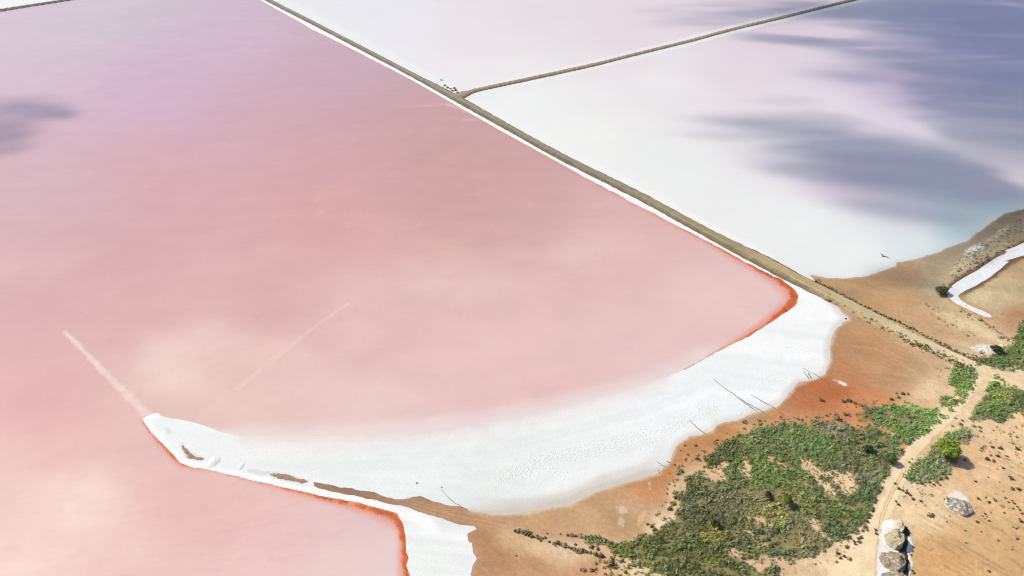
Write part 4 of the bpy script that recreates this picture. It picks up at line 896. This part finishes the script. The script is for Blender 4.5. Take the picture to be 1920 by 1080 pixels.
# ------------------------------------------------------------------ salt and stone details
def lump_lib(seed, n=5):
    out = []
    for k in range(n):
        rng = np.random.RandomState(seed + k); m_ = 7
        a = np.linspace(0, 2 * math.pi, m_, endpoint=False) + rng.uniform(-.2, .2, m_)
        r0 = rng.uniform(.7, 1.2, m_); r1 = r0 * rng.uniform(.4, .7, m_)
        V = np.concatenate([np.stack([np.cos(a) * r0, np.sin(a) * r0, np.full(m_, -.1)], 1), np.stack([np.cos(a) * r1, np.sin(a) * r1, rng.uniform(.35, .7, m_)], 1), [[0, 0, .7]]])
        F = [(i, (i + 1) % m_, m_ + (i + 1) % m_) for i in range(m_)] + [(i, m_ + (i + 1) % m_, m_ + i) for i in range(m_)] + [(m_ + i, m_ + (i + 1) % m_, 2 * m_) for i in range(m_)]
        out.append((V, np.array(F)))
    return out
LUMPS = lump_lib(700)
def lumps(name, su, sv, size, z, mat, label, cat, seed, elong=1.0):
    rng = np.random.RandomState(seed); x, y = ground(su, sv); Vs = []; Fs = []; b = 0
    for i in range(len(x)):
        V, F = LUMPS[i % 5]; s = size[i]; r = rng.uniform(0, 6.28); c, s_ = math.cos(r), math.sin(r)
        W = V * np.array([s * elong, s, s * (.8 if elong == 1 else .62)]); W = np.stack([W[:, 0] * c - W[:, 1] * s_, W[:, 0] * s_ + W[:, 1] * c, W[:, 2]], 1) + np.array([x[i], y[i], z[i] if np.ndim(z) else z])
        Vs.append(W); Fs.append(F + b); b += len(V)
    return tag(obj(name, tri_mesh(name, np.concatenate(Vs), np.concatenate(Fs), None, mat)), label, cat, kind='stuff')
rng = np.random.RandomState(31)
P = np.array(CR); t = rng.uniform(0, len(P) - 1, 2600); i = np.minimum(t.astype(int), len(P) - 2); f_ = (t - i)[:, None]
q = P[i] * (1 - f_) + P[i + 1] * f_; off_ = rng.randn(2600) * .55 * q[:, 2]
q2 = np.stack([q[:, 0] + off_ * .45 + rng.randn(2600) * 3, q[:, 1] + off_ * .85], 1)
for c_, r_, n_ in [((1455, 703), (24, 7), 160), ((1328, 771), (18, 9), 220), ((1395, 775), (16, 6), 80), ((1480, 650), (26, 22), 120), ((1520, 670), (14, 24), 120), ((1430, 720), (18, 14), 70), ((1195, 840), (80, 18), 140), ((1050, 890), (60, 12), 60)]:
    q2 = np.concatenate([q2, np.array(c_) + rng.randn(n_, 2) * np.array(r_) * .6])
ok = np.zeros(len(q2), bool); ok[:] = (sdf(SALT_POLY, q2[:, 0], q2[:, 1]) > 2) & (sdf(LAND_POLY, q2[:, 0], q2[:, 1]) < -3); q2 = q2[ok]
lumps("salt_crust_lumps", q2[:, 0], q2[:, 1], rng.uniform(.07, .22, len(q2)) * np.array([1.0]), 0.0, M_saltlump, "broken ridges of crusted salt strewn along the white beach", "salt lumps", 1, 1.6)
# bright salt mounds on the spit
for (a, b, r, lb) in [(402, 865, 1.25, "rounded bright salt mound beside the brown wedge on the spit"), (452, 874, .8, "small bright salt mound on the spit right of the rounded one")]:
    x, y = ground(a, b); rg = np.random.RandomState(int(a)); V, F = LUMPS[1]
    n_a, n_r = 28, 8; VV = []
    an = np.linspace(0, 6.2832, n_a, endpoint=False)
    for k in range(n_r + 1):
        tt = k / n_r; wob = 1 + .28 * fbm(np.cos(an) * 1.7 + a, np.sin(an) * 1.7, 3, 5)
        VV.append(np.stack([np.cos(an) * tt * r * 1.1 * wob, np.sin(an) * tt * r * 1.5 * wob, .2 * r * (1 - tt ** 2) + .05 * fbm(np.cos(an) * tt * 4, np.sin(an) * tt * 4, 2, 6) * tt], 1))
    FF = [(k * n_a + j, (k + 1) * n_a + j, (k + 1) * n_a + (j + 1) % n_a, k * n_a + (j + 1) % n_a) for k in range(n_r) for j in range(n_a)]
    o = obj("salt_mound", tri_mesh("salt_mound", np.concatenate(VV), np.array(FF), None, M_saltlump, True)); o.location = (float(x), float(y), 0.03)
    tag(o, lb, "salt mound")
# white rubble beyond the road and on the far bank
for c_, r_, n_, lb in [((1843, 655), (13, 5), 60, "white salty rubble beyond the road with a dark cleft"), ((1824, 468), (14, 5), 55, "pale rubble on the grey bank of the far pond")]:
    w = np.array(c_) + rng.randn(n_, 2) * np.array(r_) * .6
    x, y = ground(w[:, 0], w[:, 1])
    lumps("rubble", w[:, 0], w[:, 1], rng.uniform(.12, .38, n_), land_z(x, y, w[:, 0], w[:, 1]), M_saltlump, lb, "rubble", 5)
# dark stones
def stone(a, b, s, lb):
    V, F = LUMPS[int(a) % 5]; x, y = ground(a, b)
    z = float(land_z(np.array([x]), np.array([y]), np.array([float(a)]), np.array([float(b)]))[0])
    o = obj("stone", tri_mesh("stone", V * np.array([s, s * .8, s * .9]), F, None, M_rock)); o.location = (float(x), float(y), z if False else 0.04); tag(o, lb, "stone")
stone(1586, 598, .45, "small dark stone on the pointed corner of the salt beach")
stone(782, 906, .28, "tiny dark stone alone on the salt beach above the spit bank")
stone(828, 914, .2, "tiny stone at the start of the thin line above the spit bank")
stone(968, 1043, .28, "tiny dark stone on brown mud below the spit bank")
# thin dark lines that run from the salt on to the mud: low seepage ridges
LINES = [([(1337, 710), (1362, 730), (1393, 751), (1417, 765), (1432, 774), (1443, 785)], .16, "longest thin dark ridge running from the salt beach to the mud"), ([(1380, 745), (1407, 763), (1423, 775)], .13, "short dark ridge just below the longest one"), ([(1408, 740), (1430, 753), (1445, 761), (1455, 767)], .16, "thin dark ridge right of the longest one"), ([(1456, 768), (1466, 777), (1470, 781)], .2, "stubby dark ridge on the mud below the thin pair"),
         ([(1505, 690), (1533, 705), (1550, 718), (1557, 727), (1562, 736)], .17, "curved dark ridge crossing the notch of red mud"), ([(1506, 696), (1513, 705), (1518, 712)], .17, "outer short dark ridge at the notch of red mud"), ([(1514, 698), (1518, 704), (1522, 711)], .2, "inner short dark ridge at the notch of red mud"), ([(1478, 737), (1490, 746), (1498, 752)], .18, "brown ridge on the mud left of the red notch"), ([(1292, 787), (1300, 796), (1315, 808), (1328, 817)], .14, "thin dark ridge on the salt beside the orange mud point"),
         ([(1231, 866), (1243, 873), (1252, 878)], .13, "upper thin ridge at the sharp bend of the salt edge"), ([(1234, 882), (1238, 890)], .12, "lower thin ridge at the sharp bend of the salt edge"), ([(1250, 865), (1258, 869)], .13, "tiny ridge stub at the sharp bend of the salt edge"), ([(827, 918), (840, 932), (850, 941), (862, 948), (873, 954)], .08, "pale thin ridge running down to the spit bank"), ([(1592, 600), (1603, 602), (1612, 605)], .1, "tiny ridge at the pointed corner of the salt beach")]
M_ridge = plain("wet_silt", (0.20, 0.15, 0.115), 0.8, .3)
for pl, w, lb in LINES:
    Q = np.array(smooth(pl, 5)); Q = Q + np.random.RandomState(len(lb)).randn(*Q.shape) * .35
    x, y = ground(Q[:, 0], Q[:, 1]); n_ = len(x); V = []; 
    T_ = np.gradient(np.stack([x, y], 1), axis=0); T_ /= np.linalg.norm(T_, axis=1)[:, None]
    for k in range(n_):
        ww = .72 * w * (0.45 + 0.75 * math.sin(math.pi * (k + .6) / (n_ + .4))) * random.uniform(.7, 1.25); nx, ny = -T_[k, 1], T_[k, 0]
        V += [(x[k] + nx * ww, y[k] + ny * ww, 0.0), (x[k] + nx * ww * .3, y[k] + ny * ww * .3, 0.06 + .6 * ww), (x[k] - nx * ww * .3, y[k] - ny * ww * .3, 0.06 + .6 * ww), (x[k] - nx * ww, y[k] - ny * ww, 0.0)]
    F = [(4 * k + j, 4 * k + 4 + j, 4 * k + 5 + j, 4 * k + 1 + j) for k in range(n_ - 1) for j in range(3)] + [(0, 1, 2, 3), (4 * n_ - 1, 4 * n_ - 2, 4 * n_ - 3, 4 * n_ - 4)]
    o = obj("silt_ridge", tri_mesh("silt_ridge", np.array(V), np.array(F), None, M_ridge)); tag(o, lb, "ridge", kind='structure')
# grey bushes and a low dark float by the causeway junction
for k, (a, b, s) in enumerate([(834, 161, 1.6), (839, 165, 1.8), (845, 167, 1.5), (852, 166, 2.0), (854, 170, 1.8), (848, 171, 1.6), (858, 174, 1.3)]):
    o = shrub(a, b, s, 1, "grey-green bush where the cross dike leaves the causeway", "bushes at the causeway junction")
x, y = ground(828, 150.5)
V, F = LUMPS[2]
o = obj("stone", tri_mesh("stone", V * np.array([1.5, .6, .7]), F, None, M_rock)); o.location = (float(x), float(y), 0.02); o.rotation_euler = (0, 0, -.3)
tag(o, "dark flat stone lying in white salt near the causeway junction", "stone")

# ------------------------------------------------------------------ bird gliding over the pond
bx_, by_ = ground(1658, 481, 45.0)
bird = bpy.data.objects.new("bird", None); COL.objects.link(bird); bird.location = (float(bx_), float(by_), 45.0); bird.rotation_euler = (0.0, 0.15, math.radians(100)); bird.scale = (1.6, 1.0, 1.2)
tag(bird, "grey bird gliding with bent wings above the white pond", "bird")
prof = [(-.55, .0), (-.46, .035), (-.30, .07), (-.05, .11), (.15, .12), (.3, .085), (.40, .06), (.47, .065), (.53, .04), (.60, .004)]
V = []; F = []
for (py, r) in prof:
    for k in range(10): V.append((r * math.cos(k * .6283), py, r * .9 * math.sin(k * .6283)))
for i in range(len(prof) - 1):
    for k in range(10): F.append((i * 10 + k, i * 10 + (k + 1) % 10, i * 10 + 10 + (k + 1) % 10, i * 10 + 10 + k))
obj("body", tri_mesh("body", np.array(V), np.array(F), None, M_bird, True), bird)
for sgn in (-1, 1):
    st = [(0.07, .22, -.12, .05), (.30, .30, -.06, .12), (.52, .26, -.06, .16), (.78, .02, -.22, .12), (1.0, -.28, -.36, .06)]
    V = []; F = []
    for (wx, le, te, wz) in st:
        V += [(sgn * wx, le, wz), (sgn * wx, (le * .7 + te * .3), wz + .035), (sgn * wx, te, wz), (sgn * wx, (le * .7 + te * .3), wz - .01)]
    for i in range(len(st) - 1):
        for k in range(4): F.append((4 * i + k, 4 * i + (k + 1) % 4, 4 * i + 4 + (k + 1) % 4, 4 * i + 4 + k))
    F += [(0, 1, 2, 3), (16, 17, 18, 19)]
    obj("wing", tri_mesh("wing", np.array(V), np.array(F), None, M_bird, True), bird)
V = [(-.05, -.5, 0), (.05, -.5, 0), (.12, -.78, 0), (-.12, -.78, 0), (-.05, -.5, .025), (.05, -.5, .025), (.12, -.78, .012), (-.12, -.78, .012)]
F = [(0, 3, 2, 1), (4, 5, 6, 7), (0, 1, 5, 4), (1, 2, 6, 5), (2, 3, 7, 6), (3, 0, 4, 7)]
obj("tail", tri_mesh("tail", np.array(V), np.array(F), None, M_bird), bird)

# each shrub's own place in its row, counted from an end one can find
ONES = "zeroth first second third fourth fifth sixth seventh eighth ninth tenth eleventh twelfth thirteenth fourteenth fifteenth sixteenth seventeenth eighteenth nineteenth".split()
TENS = {2: "twent", 3: "thirt", 4: "fort", 5: "fift", 6: "sixt"}
def nth(k):
    if k < 20: return ONES[k]
    return TENS[k // 10] + ("ieth" if k % 10 == 0 else "y-" + ONES[k % 10])
ROWS = {"shrubs along the sandy track": (1, "dark round shrub beside the sandy track, %s from its far end"),
        "shrubs scattered on the orange sand slope": (0, "small dark shrub on the bare orange sand slope, %s from the left"),
        "shrubs around the largest tree's scrub": (0, "low shrub edging the largest tree's scrub, %s from the left"),
        "shrubs on the near road verge": (0, "dark shrub on the near verge of the road, %s from the salt beach corner"),
        "shrubs on the far road verge": (0, "dark shrub on the far verge of the road, %s from the white pond"),
        "shrubs on the spit bank": (0, "dark shrub on the low bank below the spit, %s from the spit end"),
        "shrubs on the red sandy shore": (0, "grey-green shrub on the red sandy shore, %s from the left"),
        "bushes at the causeway junction": (0, "grey-green bush where the cross dike meets the causeway, %s from the left")}
for gname, mem in MEMBERS.items():
    ax, text = ROWS[gname]
    for k, (a, b, s_, o) in enumerate(sorted(mem, key=lambda q: q[ax])):
        o["label"] = text % nth(k + 1)
